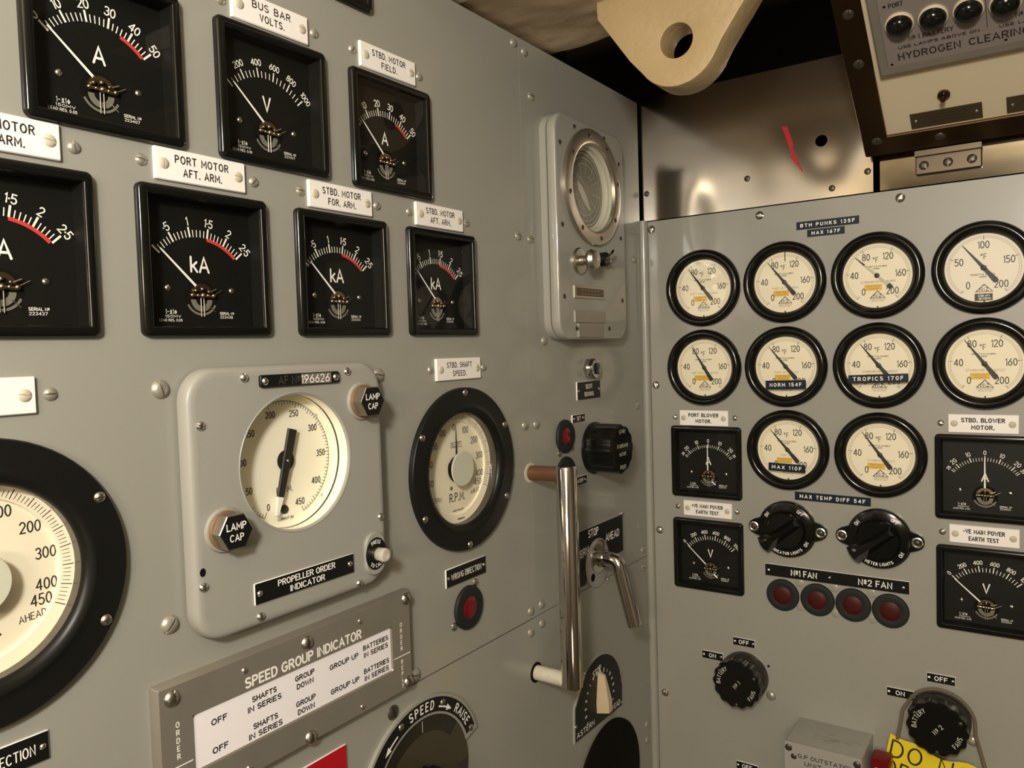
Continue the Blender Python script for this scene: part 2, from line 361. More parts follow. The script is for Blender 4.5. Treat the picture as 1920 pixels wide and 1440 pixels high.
# ------------------------------------------------------------------ grey panels
def panel_mesh(x0, x1, y0, y1, holes, M, thick=3.0, outline=None):
    """flat sheet with holes: ('r', cx, cy, rad) or ('s', cx, cy, half)"""
    bm = bmesh.new(); E = []
    def loop(pts):
        vs = [bm.verts.new((x * .001, y * .001, 0)) for x, y in pts]
        for i in range(len(vs)): E.append(bm.edges.new((vs[i], vs[(i + 1) % len(vs)])))
    loop(outline or [(x0, y0), (x1, y0), (x1, y1), (x0, y1)])
    for k, cx, cy, r in holes:
        if k == 'r': loop([(cx + r * math.cos(R(a)), cy + r * math.sin(R(a))) for a in range(0, 360, 9)])
        else: loop([(cx + r * a, cy + r * b) for a, b in ((-1, -1), (1, -1), (1, 1), (-1, 1))])
    bmesh.ops.triangle_fill(bm, use_beauty=True, use_dissolve=False, edges=E, normal=(0, 0, 1))
    for f in bm.faces:
        f.normal_update()
        if f.normal.z < 0: f.normal_flip()
    rim = [e for e in bm.edges if len(e.link_faces) == 1]      # front face at z = 0, edges turned back by the sheet's thickness
    low = {}
    for e in rim:
        for v in e.verts:
            if v not in low: low[v] = bm.verts.new((v.co.x, v.co.y, -thick * .001))
    for e in rim:
        lo_ = e.link_loops[0]; a, c = lo_.vert, lo_.link_loop_next.vert
        bm.faces.new((c, a, low[a], low[c]))
    me = bpy.data.meshes.new('sheet'); bm.to_mesh(me); bm.free(); me.materials.append(M); return me

METERS_A = [('A0', -878, 218), ('V', -733, 218), ('A', -587.5, 218), ('AT', -669.5, 388), ('kA', -950.8, 74.5), ('kA', -805.5, 74.5), ('kA', -660, 74.5), ('kA', -514.8, 74.5)]
METERS_B = [('B', 101, -187), ('V0', 101.5, -336), ('B', 478, -187), ('V0', 479, -336)]
TH = [(101, 87), (226, 87), (351.5, 87), (478, 87), (100.5, -37.5), (226, -37.5), (352.5, -37.5), (478.5, -37), (227, -161.5), (353, -162.5)]
RPMS = [(-488.5, -133.5), (-977, -137)]
hA = [('s', x, z, 52) for _, x, z in METERS_A] + [('r', x, z, 63.5) for x, z in RPMS] + [('r', -735, -91, 61)]
up = thing('switchboard_panel', 'large grey painted steel panel carrying the motor ammeters and shaft speed dials', 'panel', wa(0, 0), RA)
part('sheet', panel_mesh(-1250, -351.2, -346.4, 391, hA, GREY, outline=[(-1250, -346.4), (-351.2, -346.4), (-351.2, 391), (-604, 391), (-604, 470), (-1250, 470)]), up)
lo = thing('switchboard_panel', 'grey painted steel panel below the diagonal seam with the round speed control', 'panel', wa(0, 0), RA)
part('sheet', panel_mesh(-1250, -351.2, -900, -348.2, [], GREY), lo)
st = thing('switchboard_panel', 'narrow grey panel in the corner carrying the porthole instrument and black knob', 'panel', wa(0, 0), RA)
part('sheet', panel_mesh(-350.4, -9, -346.3, 391, [], GREY), st)
sl = thing('switchboard_panel', 'narrow grey panel at the bottom of the corner behind the beige pointer plate', 'panel', wa(0, 0), RA)
part('sheet', panel_mesh(-350.4, -9, -900, -347.5, [], GREY), sl)
hB = [('s', x, z, 52) for _, x, z in METERS_B] + [('r', x, z, 48.5) for x, z in TH]
pb = thing('gauge_board', 'grey painted right hand panel with the rows of round thermometers', 'panel', wb(0, 0), RB)
part('sheet', panel_mesh(10, 760, -900, 200.5, hB, GREY), pb)

def screws(parent, pts, me, s=1.0):
    for i, (x, z) in enumerate(pts): part('screw', me, parent, (x, z, 0), R(17 + 61 * i), sc_=s)
screws(up, [(-903.8, 147.5), (-855.9, 147.9), (-757.7, 147.1), (-684.9, 292), (-781.7, 289), (-637.7, 291.8), (-542.1, 291.1), (-708, 147), (-612.5, 146.5), (-564.9, 146.7), (-468.6, 146.3), (-539.9, -19.2), (-445, -19.9), (-928, -20.2), (-829, 292), (-926, 292)], S_BIG, .92)
screws(up, [(-850, -21.6), (-619.4, -21.5), (-851.9, -200.3), (-617.6, -199.3), (-582, -338)], S_BIG, 1.45)
screws(up, [(-361.4, 380.9), (-363.7, 142.4), (-361, -96.8), (-360.3, -336.2)], S_BIG, 1.2)
screws(lo, [(-616.5, -364.5)], S_DK, 1.7)
screws(lo, [(-361.8, -363.6), (-364, -620)], S_BIG, 1.2)
screws(st, [(-337.8, 376.7), (-335.8, 141.2), (-334.9, -98), (-334.8, -334.6), (-325, 324), (-310, 10.3), (-32.6, 137.9), (-33.6, -96.9), (-27.4, -333.7)], S_BIG, 1.2)
screws(sl, [(-334.8, -360.2), (-27, -363), (-26.8, -625.4), (-27.2, -651), (-334, -620)], S_BIG, 1.2)
screws(pb, [(16.5, 187.6), (191.2, 188.9), (381.5, 189.3), (18.4, -65.1), (19.2, -304.1), (22.1, -576.8), (600, 189)], S_ST, 1.25)
screws(pb, [(50.4, -116.8), (148.3, -116.1), (51.7, -261.8), (149, -262.2), (428.1, -115.6), (429.2, -262.6), (527, -116), (527, -262)], S_ST, .82)
screws(pb, [(242.2, -360.7), (291, -360.6), (340.9, -360.7), (243.2, -396), (292, -397.4), (342, -397.3)], screw_mesh(GREY, 6.2, 1.2), 1.0)
screws(pb, [(197, -541.4), (463.5, -541)], S_BIG, 1.5)
b = MB(); b.disc(0, 0, 2.0, .15, DARK, 12); part('drilled_hole', b, pb, (193.6, -496.2, 0))
# rounded vertical trim where the two panels meet
b = MB(); b.tube([(-3.6, -3.6, -900), (-3.6, -3.6, 202)], 7.0, GREY, 20)
solid('corner_trim', b, 'slim rounded grey trim strip running down the corner between the two panels', 'trim', (0, 0, Z0), (0, 0, 0))

# ------------------------------------------------------------------ square panel meters
PV = (0, -23)
def pol(r, a, c=PV): return (c[0] + r * math.sin(R(a)), c[1] + r * math.cos(R(a)))
b = MB(); b.rsweep(57.2, 57.0, 5.5, [(0, .05), (0, 3.0), (.4, 4.4), (1.3, 5.4), (2.6, 5.9), (6.4, 6.3), (7.2, 6.0), (7.7, 5.2), (8.0, 3.8)], BLACK, cap=False, nc=6); b.rsweep(57.2, 57.0, 5.5, [(8.0, 3.8), (8.6, -10)], DIAL, cap=False, nc=6)
CASE = b.mesh('case')
b = MB(); b.rect(-48.8, 48.8, -48.6, 48.6, 3.4, GLASS); MGLASS = b.mesh('glass')
b = MB()
b.disc(0, -25.5, 14.5, .2, DARK, 32); b.disc(0, -25.5, 14.2, .5, GUN, 16, 12.4, 205, 335); b.disc(0, -24.5, 10.5, .9, BRASS, 18, 7.2, 20, 160)
b.disc(0, -27, 9.5, .6, INTR, 20, 5.0, 180, 360)
for x in (-1.3, 1.3): b.tube([(x, -26, 1.6), (x, -40.5, 1.6)], .4, GUN, 6)
b.tube([(-11, -23.6, 2.2), (11, -24.4, 2.2)], 1.1, BRASS, 8)
for x, r in ((-9.5, 2.0), (-4.5, 1.5), (0, 2.5), (4.5, 1.6), (9.5, 2.0)): b.ball((x, -23.8, 2.4), r, BRASS, 10)
b.ball((-6, -20, 2), 1.4, BRASS, 8); b.ball((5.5, -20.5, 2), 1.3, BRASS, 8); b.ball((0, -18.6, 1.6), 1.5, STEEL, 8)
b.tube([(7, -20.6, 2.6), (12.2, -18.2, 2.6)], .6, BRIGHT, 6); b.tube([(9.5, -23.4, 2.2), (17.5, -19, 2.2)], .35, BRIGHT, 6); b.tube([(6, -32, 1.8), (11.5, -37, 1.8)], .35, BRIGHT, 6)
MOVE = b.mesh('movement')
b = MB(); b.ribbon([pol(9, 0, (0, 0)), pol(49, 0, (0, 0))], 2.1, 0, WHITE, w2=1.3); b.ribbon([(0, 3), (0, 9.5)], 1.1, 0, BRASS, cap=False); NEEDLE = b.mesh('pointer')
def dial_mesh(kind, serial):
    b = MB(); b.rect(-49, 49, -49, 49, 0, DIAL); z = .25
    def tick(a, r0, r1, w): b.ribbon([pol(r0, a), pol(r1, a)], w, z, WHITE, cap=False)
    if kind in ('A0', 'A', 'AT'): nums = ['0' if kind == 'A0' else '', '10', '20', '30', '40', '50']; unit = 'A'; sub = 5
    elif kind == 'kA': nums = ['', '·5', '1', '1·5', '2', '2·5']; unit = 'kA'; sub = 5
    elif kind == 'V': nums = ['', '200', '400', '600', '800', '1000']; unit = 'V'; sub = 4
    elif kind == 'V0': nums = ['0', '200', '400', '600', '800', '1000']; unit = 'V'; sub = 4
    if kind == 'B':
        unit = 'A'
        for i in range(-12, 13):
            a = i * 4.07
            if i % 5 == 0: tick(a, 44.5, 51, 1.2); b.text(str(abs(i) * 2), *pol(55.5, a), 5.2, .75, z, WHITE, rot=-R(a))
            else: tick(a, 44.5, 49, .6)
        for a in (-51.5, 51.5): tick(a, 44.5, 49.5, .8); b.text('25', *pol(53.5, a), 3.4, .7, z, WHITE, rot=-R(a))
        b.text('A', 0, .4, 11, 1.7, z, WHITE)
    else:
        th = 1.5 if kind[0] != 'V' else 1.2
        for i in range(5 * sub + 1):
            a = -47.8 + 95.6 * i / (5 * sub)
            if i % sub == 0:
                tick(a, 45.6, 53.6, th); t = nums[i // sub]
                if t: b.text(t, *pol(58.0, a + (.6 if t == '1000' else 0)), 6.0 if kind[0] != 'V' else 4.9, .95 if kind[0] != 'V' else .8, z, WHITE, rot=-R(a), gap=.2)
            else: tick(a, 45.6, 51.2, .75)
        if kind[0] in 'Ak':
            a0 = 9.3 if kind == 'kA' else 21.5
            n = 14; b.ribbon([pol(44.7, a0 + (46.6 - a0) * i / n) for i in range(n + 1)], 2.6, z + .05, REDI, cap=False)
        b.text(unit, 0, .8, 11.6, 1.75, z, WHITE, gap=.2)
    b.text('1-~1<', -26.5, -37, 3.4, .4, z, WHITE); b.text('150MV', -25, -40.6, 1.8, .3, z, WHITE, width=13); b.text('LEAD RES. 0.05', -27, -43.6, 1.8, .3, z, WHITE, width=19)
    b.text('SERIAL Nº', 23, -37.6, 2.0, .35, z, WHITE, width=13); b.text(serial, 22.5, -40.6, 1.9, .32, z, WHITE, width=11.5)
    return b.mesh('dial')
def meter(kind, label, loc, rot, ang, serial, group):
    t = thing('panel_meter', label, 'meter', loc, rot, group)
    part('case', CASE, t); part('dial', dial_mesh(kind, serial), t, (0, 0, -9.5)); part('movement', MOVE, t, (0, 0, -9.3))
    part('pointer', NEEDLE, t, (PV[0], PV[1], -5.5), -R(ang))
    for x in (-28.5, 28.5): part('screw', S_ST, t, (x, -18.8, -9.3), R(30 + x), sc_=.52)
    part('glass', MGLASS, t)
    return t
LA = ['black square ammeter at the top left with zero printed on its scale', 'black square bus bar voltmeter reading up to 1000 volts on the left panel', 'black square ammeter under the STBD. MOTOR FIELD. label',
      'black square meter cut off by the top edge of the picture', 'black square kiloammeter cut off at the left, partly outside the frame', 'black square kiloammeter under the PORT MOTOR AFT. ARM. label',
      'black square kiloammeter under the STBD. MOTOR FOR. ARM. label', 'black square kiloammeter under the STBD. MOTOR AFT. ARM. label, nearest the corner']
SER = ['223407', '221107', '223409', '223410', '223437', '223438', '223441', '223442']
ANG = [-47.6, -46.6, -44.5, -46, -46, -46.2, -45.0, -43.5]
for (k, x, z), l, a, s in zip(METERS_A, LA, ANG, SER): meter(k, l, wa(x, z), RA, a, s, 'square meters on the left panel')
LB = ['black square centre zero meter under the PORT BLOWER MOTOR. label', 'black square voltmeter under the +VE MAIN POWER EARTH TEST label', 'black square centre zero meter under the STBD. BLOWER MOTOR. label', 'black square voltmeter under the -VE MAIN POWER EARTH TEST label']
for (k, x, z), l, a, s in zip(METERS_B, LB, (0, -47, 0, -47.5), ('223501', '223502', '223503', '223504')): meter(k, l, wb(x, z), RB, a, s, 'square meters on the right panel')

# ------------------------------------------------------------------ engraved labels
def wlabel(lines, label, loc, rot, w=79, h=24.3, th=5.4, wid=None, bold=.95, sx=36, group='white engraved labels'):
    t = thing('engraved_label', label, 'label', loc, rot, group)
    b = MB(); b.rsweep(w / 2, h / 2, .6, [(0, 0), (0, 2.2), (.7, 3.0)], PLATE, nc=2)
    for i, s in enumerate(lines): b.text(s, 0, 4.7 - 9.4 * i, th, bold, 3.15, INK, width=(wid[i] if wid else None), gap=.34, space=.6)
    part('plate', b, t)
    for x in (-sx, sx): part('screw', S_IV, t, (x * (32.5 / 36), 0, 3.0), R(40 + x))
    return t
def a_label(lines, label, x, z, **k): wlabel(lines, label, wa(x, z), RA, **k)
a_label(['PORT MOTOR', 'AFT. ARM.'], 'white engraved label reading PORT MOTOR AFT. ARM.', -807.2, 147.8, wid=(46, 33))
a_label(['PORT MOTOR', 'FOR. ARM.'], 'white engraved label cut off at the left edge, reading MOTOR ARM.', -953.2, 148, wid=(46, 33))
a_label(['BUS BAR', 'VOLTS.'], 'white engraved label reading BUS BAR VOLTS.', -733.5, 290, wid=(39, 25))
a_label(['STBD. MOTOR', 'FIELD.'], 'white engraved label reading STBD. MOTOR FIELD.', -590, 290.5, wid=(47, 22))
a_label(['STBD. MOTOR', 'FOR. ARM.'], 'white engraved label reading STBD. MOTOR FOR. ARM.', -661, 146.3, wid=(47, 34))
a_label(['STBD. MOTOR', 'AFT. ARM.'], 'white engraved label reading STBD. MOTOR AFT. ARM.', -517.5, 146.3, wid=(47, 34))
a_label(['STBD. SHAFT', 'SPEED.'], 'white engraved label reading STBD. SHAFT SPEED.', -493.3, -19.7, wid=(44, 24))
a_label(['PORT SHAFT', 'SPEED.'], 'white engraved label cut off at the left above the big round dial, showing a T', -977.5, -20, wid=(34, 24))
def b_label(lines, label, x, z, **k): wlabel(lines, label, wb(x, z), RB, th=4.8, **k)
b_label(['PORT BLOWER', 'MOTOR.'], 'white engraved label reading PORT BLOWER MOTOR.', 98.7, -117.3, wid=(48, 25), bold=1.3)
b_label(['+VE MAIN POWER', 'EARTH TEST'], 'white engraved label reading +VE MAIN POWER EARTH TEST', 102, -262.3, wid=(50, 36), bold=1.2)
b_label(['STBD. BLOWER', 'MOTOR.'], 'white engraved label reading STBD. BLOWER MOTOR.', 476.5, -115.4, wid=(48, 25), bold=1.3)
b_label(['-VE MAIN POWER', 'EARTH TEST'], 'white engraved label reading -VE MAIN POWER EARTH TEST', 477, -262.7, wid=(46, 33), bold=1.2)
def klabel(lines, label, loc, rot, w, h, th, wid=None, bold=.8, pts=None, dz=None, group='black engraved labels', M=SATIN, rz=0):
    t = thing('engraved_label', label, 'label', loc, rot, group)
    b = MB(); b.rsweep(w / 2, h / 2, .5, [(0, 0), (.0, 1.2), (.35, 1.6)], PLATE, nc=2, cap=False); b.rsweep(w / 2 - .35, h / 2 - .35, .4, [(0, 1.6)], M, nc=2)
    n = len(lines)
    for i, s in enumerate(lines): b.text(s[0], s[1], s[2], th, bold, 1.75, WHITE, width=s[3], gap=.3)
    part('plate', b, t)
    for p in (pts or ((-w / 2 + 4, 0), (w / 2 - 4, 0))): part('screw', S_BR, t, (p[0], p[1], 1.5), R(p[0] * 9))
    return t
klabel([('WRONG DIRECTION', 0, 0, 55)], 'black label reading WRONG DIRECTION above the red lamp', wa(-491, -251.2), RA, 73, 20.5, 6.2)
klabel([('WRONG DIRECTION', 0, 0, 55)], 'black label at the bottom left cut to ECTION by the frame edge', wa(-978.3, -252.6), RA, 73, 19.5, 6.4)
klabel([('SILENT', 0, 5.5, 19), ('RUNNING', 0, -5.5, 26)], 'black label reading SILENT RUNNING', wa(-194.7, -61.5), RA, 68, 26, 5.6, bold=.9)
klabel([('SET', 0, 0, 10)], 'small black label reading SET above the black knob', wa(-226.5, -99.5), RA, 35, 11, 5.2, bold=.8, pts=((-12.5, 0), (12.5, 0)))
klabel([('ACCEPT', 0, 0, 17)], 'small black label half hidden behind the chrome rail top', wa(-226.5, -188), RA, 37, 12, 4.6, bold=.8, pts=((-14, 0), (14, 0)))
klabel([('Nº1 FAN', -42, 0, 36), ('Nº2 FAN', 55, 0, 43)], 'long black label reading No1 FAN and No2 FAN', wb(290.2, -345.6), RB, 198, 18.4, 8.0, bold=1.35, pts=((-93.5, 0), (-6, 0), (91, 0)))
OO = 'ON and OFF labels by the fan knobs'
for (s, z, w, l) in ((156.5, -466, 'OFF', 'small black label reading OFF above the No 1 fans knob'), (105.5, -497, 'ON', 'small black label reading ON left of the No 1 fans knob'), (426.5, -465, 'OFF', 'small black label reading OFF above the No 2 fans knob'), (376.2, -496, 'ON', 'small black label reading ON left of the No 2 fans knob'), (158.2, -664, 'OFF', 'small black label reading OFF cut off by the bottom edge')):
    klabel([(w, 0, 0, 15 if w == 'OFF' else 10.5)], l, wb(s, z), RB, 34.3, 12.3, 5.6, bold=1.0, pts=((-14, 0), (14, 0)), group=OO)

# ------------------------------------------------------------------ round shaft speed meters
b = MB(); b.lathe([(92.5, 0), (92.5, 4.5), (91.5, 6), (76, 6.1), (72.5, 6.5), (71, 7.2), (69.5, 7.2), (66, 5.6), (64.2, 4.0), (63.0, 2.2), (62.6, .5)], SATIN, 72, caps=(False, False)); RIM = b.mesh('rim')
b = MB(); b.lathe([(62.6, .5), (62.9, -14)], SLEEVE, 64, caps=(False, False)); WALL = b.mesh('inner_sleeve')
b = MB(); b.disc(0, 0, 62.4, .2, GLASS, 48); RGLASS = b.mesh('glass')
b = MB(); b.lathe([(13.5, 0), (13.5, 9)], SATIN, 32, caps=(False, True)); b.lathe([(19.5, 9), (20, 9.5), (20, 10.2), (19.4, 10.8)], DISC, 40, caps=(True, True)); RHUB = b.mesh('hub_disc')
b = MB(); b.add([(-1.6, 10, 0), (1.6, 10, 0), (.3, 50, 0), (-.3, 50, 0)], [(0, 1, 2, 3)], INK); b.disc(0, 0, 16, -.2, INK, 30, 9, 150, 300); RPTR = b.mesh('pointer')
b = MB()
b.disc(0, 0, 53.3, 0, CREAM, 64); b.lathe([(53.3, 0), (54.0, 2.6), (63, 4.0)], CREAM, 72, caps=(False, False))
for i in range(-41, 46):
    a = i * 2.615; mj = i % 5 == 0
    zz = 3.1
    b.add([(p[0], p[1], q) for p, q in ((pol(55.2 if mj else 55.6, a - (.28 if mj else .16), (0, 0)), 2.95), (pol(55.2 if mj else 55.6, a + (.28 if mj else .16), (0, 0)), 2.95), (pol(62 if mj else 60.2, a + (.28 if mj else .16), (0, 0)), 4.0), (pol(62 if mj else 60.2, a - (.28 if mj else .16), (0, 0)), 4.0))], [(3, 2, 1, 0)], INK)
for v in (0, 100, 200, 300, 400, 450):
    for sg in ((1,) if v in (0, 450) else (1, -1)):
        x, y = pol(46.8, sg * v * .2615, (0, 0)); b.text(str(v), x, y, 7.2, .85, .25, INK, xs=.85, gap=.2)
b.text('R.P.M.', 2, -33.5, 9, 1.2, .25, INK, width=27); b.text('AHEAD', 35.5, -31.5, 4.6, .5, .25, INK, width=17, rot=R(6)); b.text('ASTERN', -36, -31.5, 4.6, .5, .25, INK, width=20, rot=R(-6))
b.text('ELLIOTT', 3, 26.5, 3.6, .5, .25, INK, width=15); b.ribbon([(-6.5, 23.6), (12.5, 23.6), (12.5, 29.4), (-6.5, 29.4), (-6.5, 23.6)], .45, .25, INK)
b.text('MADE IN ENGLAND', 3, -49, 1.8, .35, .25, INK, width=20); b.text('WP60000/25', 3, -58.5, 1.8, .35, 3.9, INK, width=13)
b.disc(-8, -22.5, 2.4, .3, STEEL, 12)
RDIAL = b.mesh('dial')
def rpm(label, x, z):
    t = thing('speed_meter', label, 'meter', wa(x, z), RA, 'round shaft speed meters')
    part('rim', RIM, t); part('inner_sleeve', WALL, t); part('dial', RDIAL, t, (0, 0, -12.5)); part('pointer', RPTR, t, (0, 0, -9.6)); part('hub_disc', RHUB, t, (0, 0, -11))
    for a in range(30, 390, 60): part('screw', S_ST, t, (86.5 * math.cos(R(a)), 86.5 * math.sin(R(a)), 6.0), R(a * 3), sc_=.82)
    part('glass', RGLASS, t)
rpm('black rimmed round shaft speed dial under the STBD. SHAFT SPEED. label', *RPMS[0])
rpm('large black rimmed round speed dial cut off by the left edge of the picture', *RPMS[1])

# ------------------------------------------------------------------ propeller order indicator
t = thing('propeller_order_indicator', 'grey cast box with a large cream RPM dial and two lamp caps', 'indicator', wa(-734.8, -114), RA)
H = 15.0
bm_ = MB(); n = 48
# front face with a round window: fan the rounded rectangle onto the circle
bm_.rsweep(100, 103, 24, [(0, .1), (0, 3.2)], DARK, cap=False, nc=11)
prof = [(1.5, 2.8), (.2, 3.2), (0, 4.0), (.7, 10.0), (1.4, 12.4), (3.0, 14.2), (5.5, 14.8), (8.0, H)]
bm_.rsweep(104.5, 107.5, 27, prof, BOXGREY, cap=False, nc=11)
k = 48; last = bm_.v[-k:]; cx, cy = 0, 23
bm_.holed(last, [(60.5 * math.cos(R(a)), 23 + 60.5 * math.sin(R(a))) for a in range(0, 360, 6)], H, BOXGREY)
part('housing', bm_, t)
b = MB(); b.lathe([(61, H - .2), (60.2, H + .5), (59.0, H), (58.2, H - 2)], BOXGREY, 64, 0, 23, caps=(False, False)); b.lathe([(58.2, H - 2), (58.4, 2)], CREAM2, 64, 0, 23, caps=(False, False)); b.lathe([(58.4, 2), (58.2, 0)], INK, 64, 0, 23, caps=(False, False)); b.lathe([(58.2, 0), (58.4, -6)], CREAM2, 64, 0, 23, caps=(False, False))
part('window_rim', b, t)
b = MB(); b.disc(0, 0, 58.4, 0, CREAM2, 64); D0 = (0, 0)
ang = lambda v: -155 + .694 * v
b.ribbon([pol(52.3, ang(i * 5), D0) for i in range(91)], .45, .25, INK, cap=False)
for i in range(91):
    v = i * 5; L = 47.2 if v % 50 == 0 else (48 if v % 25 == 0 else 49.4)
    b.ribbon([pol(L, ang(v), D0), pol(52.3, ang(v), D0)], .5, .25, INK, cap=False)
for v in range(0, 451, 50): b.text(str(v), *pol(42.6, ang(v), D0), 5.4, .8, .25, INK, xs=.8, gap=.22)
b.text('R.P.M.', 0, -25.8, 4.6, .6, .25, INK, width=17); b.lathe([(4.2, 0), (3.6, 1.2), (2, 1.8)], INK, 20, -1, -43.5); b.text('CURRENT ON', 0, -51.5, 2.2, .4, .25, INK, width=17)
for x, y in ((39, 36), (42, -38)): b.disc(x, y, 1.8, .3, PALE, 12)
part('dial', b, t, (0, 23, -6))
b = MB(); b.disc(0, 0, 9.2, .0, INK, 30); b.prism([(-4.6, -28), (4.6, -28), (4.3, 0), (3.4, 32), (-3.4, 32), (-4.3, 0)], .5, 2.6, INK, .4); b.prism([(-3.2, 32), (3.2, 32), (1.6, 48), (-1.6, 48)], .5, 2.4, WHITE, .3); b.ball((0, 0, 2.4), 1.4, STEEL, 8)
part('pointer', b, t, (0, 23, -2.5), -R(-164.5))
b = MB(); b.disc(0, 0, 58.3, 0, GLASS, 48); part('glass', b, t, (0, 23, 5))
def lampcap(x, y, rz):
    b = MB(); b.lathe([(17.8, 0), (17.8, 1.5), (17, 2.6), (15.2, 2.8)], BOXGREY, 32, caps=(False, False)); b.lathe([(15.6, 2.4), (15.6, 4.6), (14.8, 5.2)], COPPER, 32)
    c = part('lamp_cap', b, t, (x, y, H)); b = MB()
    hx = [(15.2 * math.sin(R(60 * i + 30)), 15.2 * math.cos(R(60 * i + 30))) for i in range(6)][::-1]
    b.prism(hx, 5.6, 15.5, CAPM, .5); b.prism([(p[0] * .96, p[1] * .96) for p in hx], 15.4, 15.8, SATIN)
    b.text('LAMP', 0, 4.4, 5, .95, 15.95, WHITE, width=17); b.text('CAP', 0, -4.4, 5, .85, 15.95, WHITE, width=12)
    h = part('hex_head', b, c, (0, 0, 0), rz)
lampcap(76, 70, 0); lampcap(-76.5, -20.5, 0)
b = MB(); b.rsweep(39.5, 8.8, .4, [(0, 0), (0, 1.0), (.3, 1.3)], PLATE, nc=1, cap=False); b.rsweep(39.2, 8.5, .3, [(0, 1.3)], SATIN, nc=1); b.text('PROPELLER ORDER', 0, 3.7, 4.6, .8, 1.45, WHITE, width=45); b.text('INDICATOR', 0, -3.9, 4.6, .8, 1.45, WHITE, width=27)
# full plate is twice as wide as tall text: scale in x by its own size
for i, v in enumerate(b.v): b.v[i] = (v[0] * 1.39, v[1] * 1.02, v[2])
q = part('name_plate', b, t, (3, -79.5, H), label='black plate reading PROPELLER ORDER INDICATOR')
for x in (-50, 50): part('screw', S_BR, q, (x, 0, 1.2), R(x), sc_=1.25)
b = MB(); b.rsweep(43, 5.2, 2, [(0, 0), (0, 2.2), (.6, 2.8)], SATIN, nc=3); b.text('AF Nº', -14, 0, 6.4, .9, 2.95, BRIGHT, width=22); b.text('196626', 15, 0, 6.6, .9, 2.95, WHITE, width=31); b.rect(-1, 33, -4.4, 4.4, 2.86, GUN)
q = part('serial_plate', b, t, (5, 94.2, H), label='small black metal plate stamped with a serial number')
for x in (-38.5, 38.5): part('screw', S_BR, q, (x, 0, 2.6), R(40), sc_=1.5)
b = MB(); b.rsweep(12.6, 20.5, 12, [(0, 0), (0, 2.4), (.8, 3.2)], BOXGREY, nc=8); b.disc(0, 0, 13.6, 3.4, SATIN, 36, ry=15.5); b.arctext('PRESS', 0, 0, 11.5, 0, 3.2, .6, 3.55, WHITE); b.arctext('TO CALL', 0, 0, 11.5, 180, 3.2, .6, 3.55, WHITE, inward=True)
q = part('push_button', b, t, (85, -77, H)); b = MB(); b.lathe([(6.4, 3), (6.4, 7)], STEEL, 24); part('collar', b, q)
b = MB(); b.lathe([(6.0, 7), (6.4, 8), (6.4, 15.5), (5.6, 17), (3.2, 17.8)], CLEAR, 24); part('button_cap', b, q)
for x, y in ((-52, 98), (-93, 63), (60, 98.5), (-97, -61), (-46.5, -99), (96, -44), (65, -101)): part('screw', S_BR, t, (x, y, H), R(x * 7), sc_=1.7)
b = MB(); b.disc(0, 0, 2.6, .2, DARK, 12, ry=3.4); part('drilled_hole', b, t, (-97, -49.5, H))

# ------------------------------------------------------------------ speed group indicator
t = thing('speed_group_indicator', 'grey metal framed SPEED GROUP INDICATOR with a white lettered window', 'indicator', wa(-732.6, -293.3), RA)
b = MB(); hw, hh = 138.5, 51.5; wx, wy0, wy1 = 110, -24.5, 21; Hh = 9.0
b.rsweep(hw, hh, 1.5, [(0, 0), (0, 5), (2.5, Hh)], GUN, cap=False, nc=2)
ox, oy = hw - 2.5, hh - 2.5
def quad4(x0, x1, y0, y1): b.rect(x0, x1, y0, y1, Hh, GUN)
quad4(-ox, ox, wy1, oy); quad4(-ox, ox, -oy, wy0); quad4(-ox, -wx, wy0, wy1); quad4(wx, ox, wy0, wy1)
b.rsweep(wx, (wy1 - wy0) / 2, 3, [(-.2, Hh + .02), (0, Hh - .2), (1.2, 7.0)], GUN, cy=(wy1 + wy0) / 2, cap=False, nc=3)
b.text('SPEED GROUP INDICATOR', 3, 27.5, 7.6, 1.75, Hh + .15, WHITE, width=129)
for sx, w in ((-1, 'ORDER'), (1, 'ORDER')):
    for i, ch in enumerate('ORDER'): b.text(ch, sx * 122.5, 19 - 6.1 * i, 3.8, .75, Hh + .15, WHITE)
    b.ribbon([(sx * 134.5, -13), (sx * 111.5, -13)], 1.0, Hh + .15, WHITE)
    for i, ch in enumerate('REPLY'): b.text(ch, sx * 122.5, -19 - 6.1 * i, 3.8, .75, Hh + .15, WHITE)
part('frame', b, t)
b = MB(); b.rect(-wx, wx, wy0, wy1, 7.2, MILK); z = 7.35
for yo in (0, -22.8):
    b.text('OFF', -86, 7.5 + yo, 4.2, 1.0, z, INK, width=13.5)
    b.text('SHAFTS', -42.5, 11 + yo, 4.0, 1.0, z, INK, width=24); b.text('IN SERIES', -42.5, 3.6 + yo, 4.0, 1.0, z, INK, width=33)
    b.text('GROUP', .5, 11.6 + yo, 4.0, 1.0, z, INK, width=21); b.text('DOWN', .5, 4.2 + yo, 4.0, 1.0, z, INK, width=18)
    b.text('GROUP UP', 47, 7.5 + yo, 4.0, 1.0, z, INK, width=35); b.text('BATTERIES', 88.5, 11.4 + yo, 4.0, 1.0, z, INK, width=33.5); b.text('IN SERIES', 88.5, 4.2 + yo, 4.0, 1.0, z, INK, width=32)
part('lettered_window', b, t, label='white milk glass window lettered in black')
for x, y in ((-126, 40.3), (3, 40), (131.7, 43), (131.1, -43), (2.7, -45.2), (-126, -43)): part('screw', S_ST, t, (x, y, Hh), R(x * 3), sc_=1.25)
for x, y in ((-62.3, 38.8), (67, 39.6), (66, -43), (-62, -43)): part('rivet', S_BR, t, (x, y, Hh), R(x), sc_=1.25)

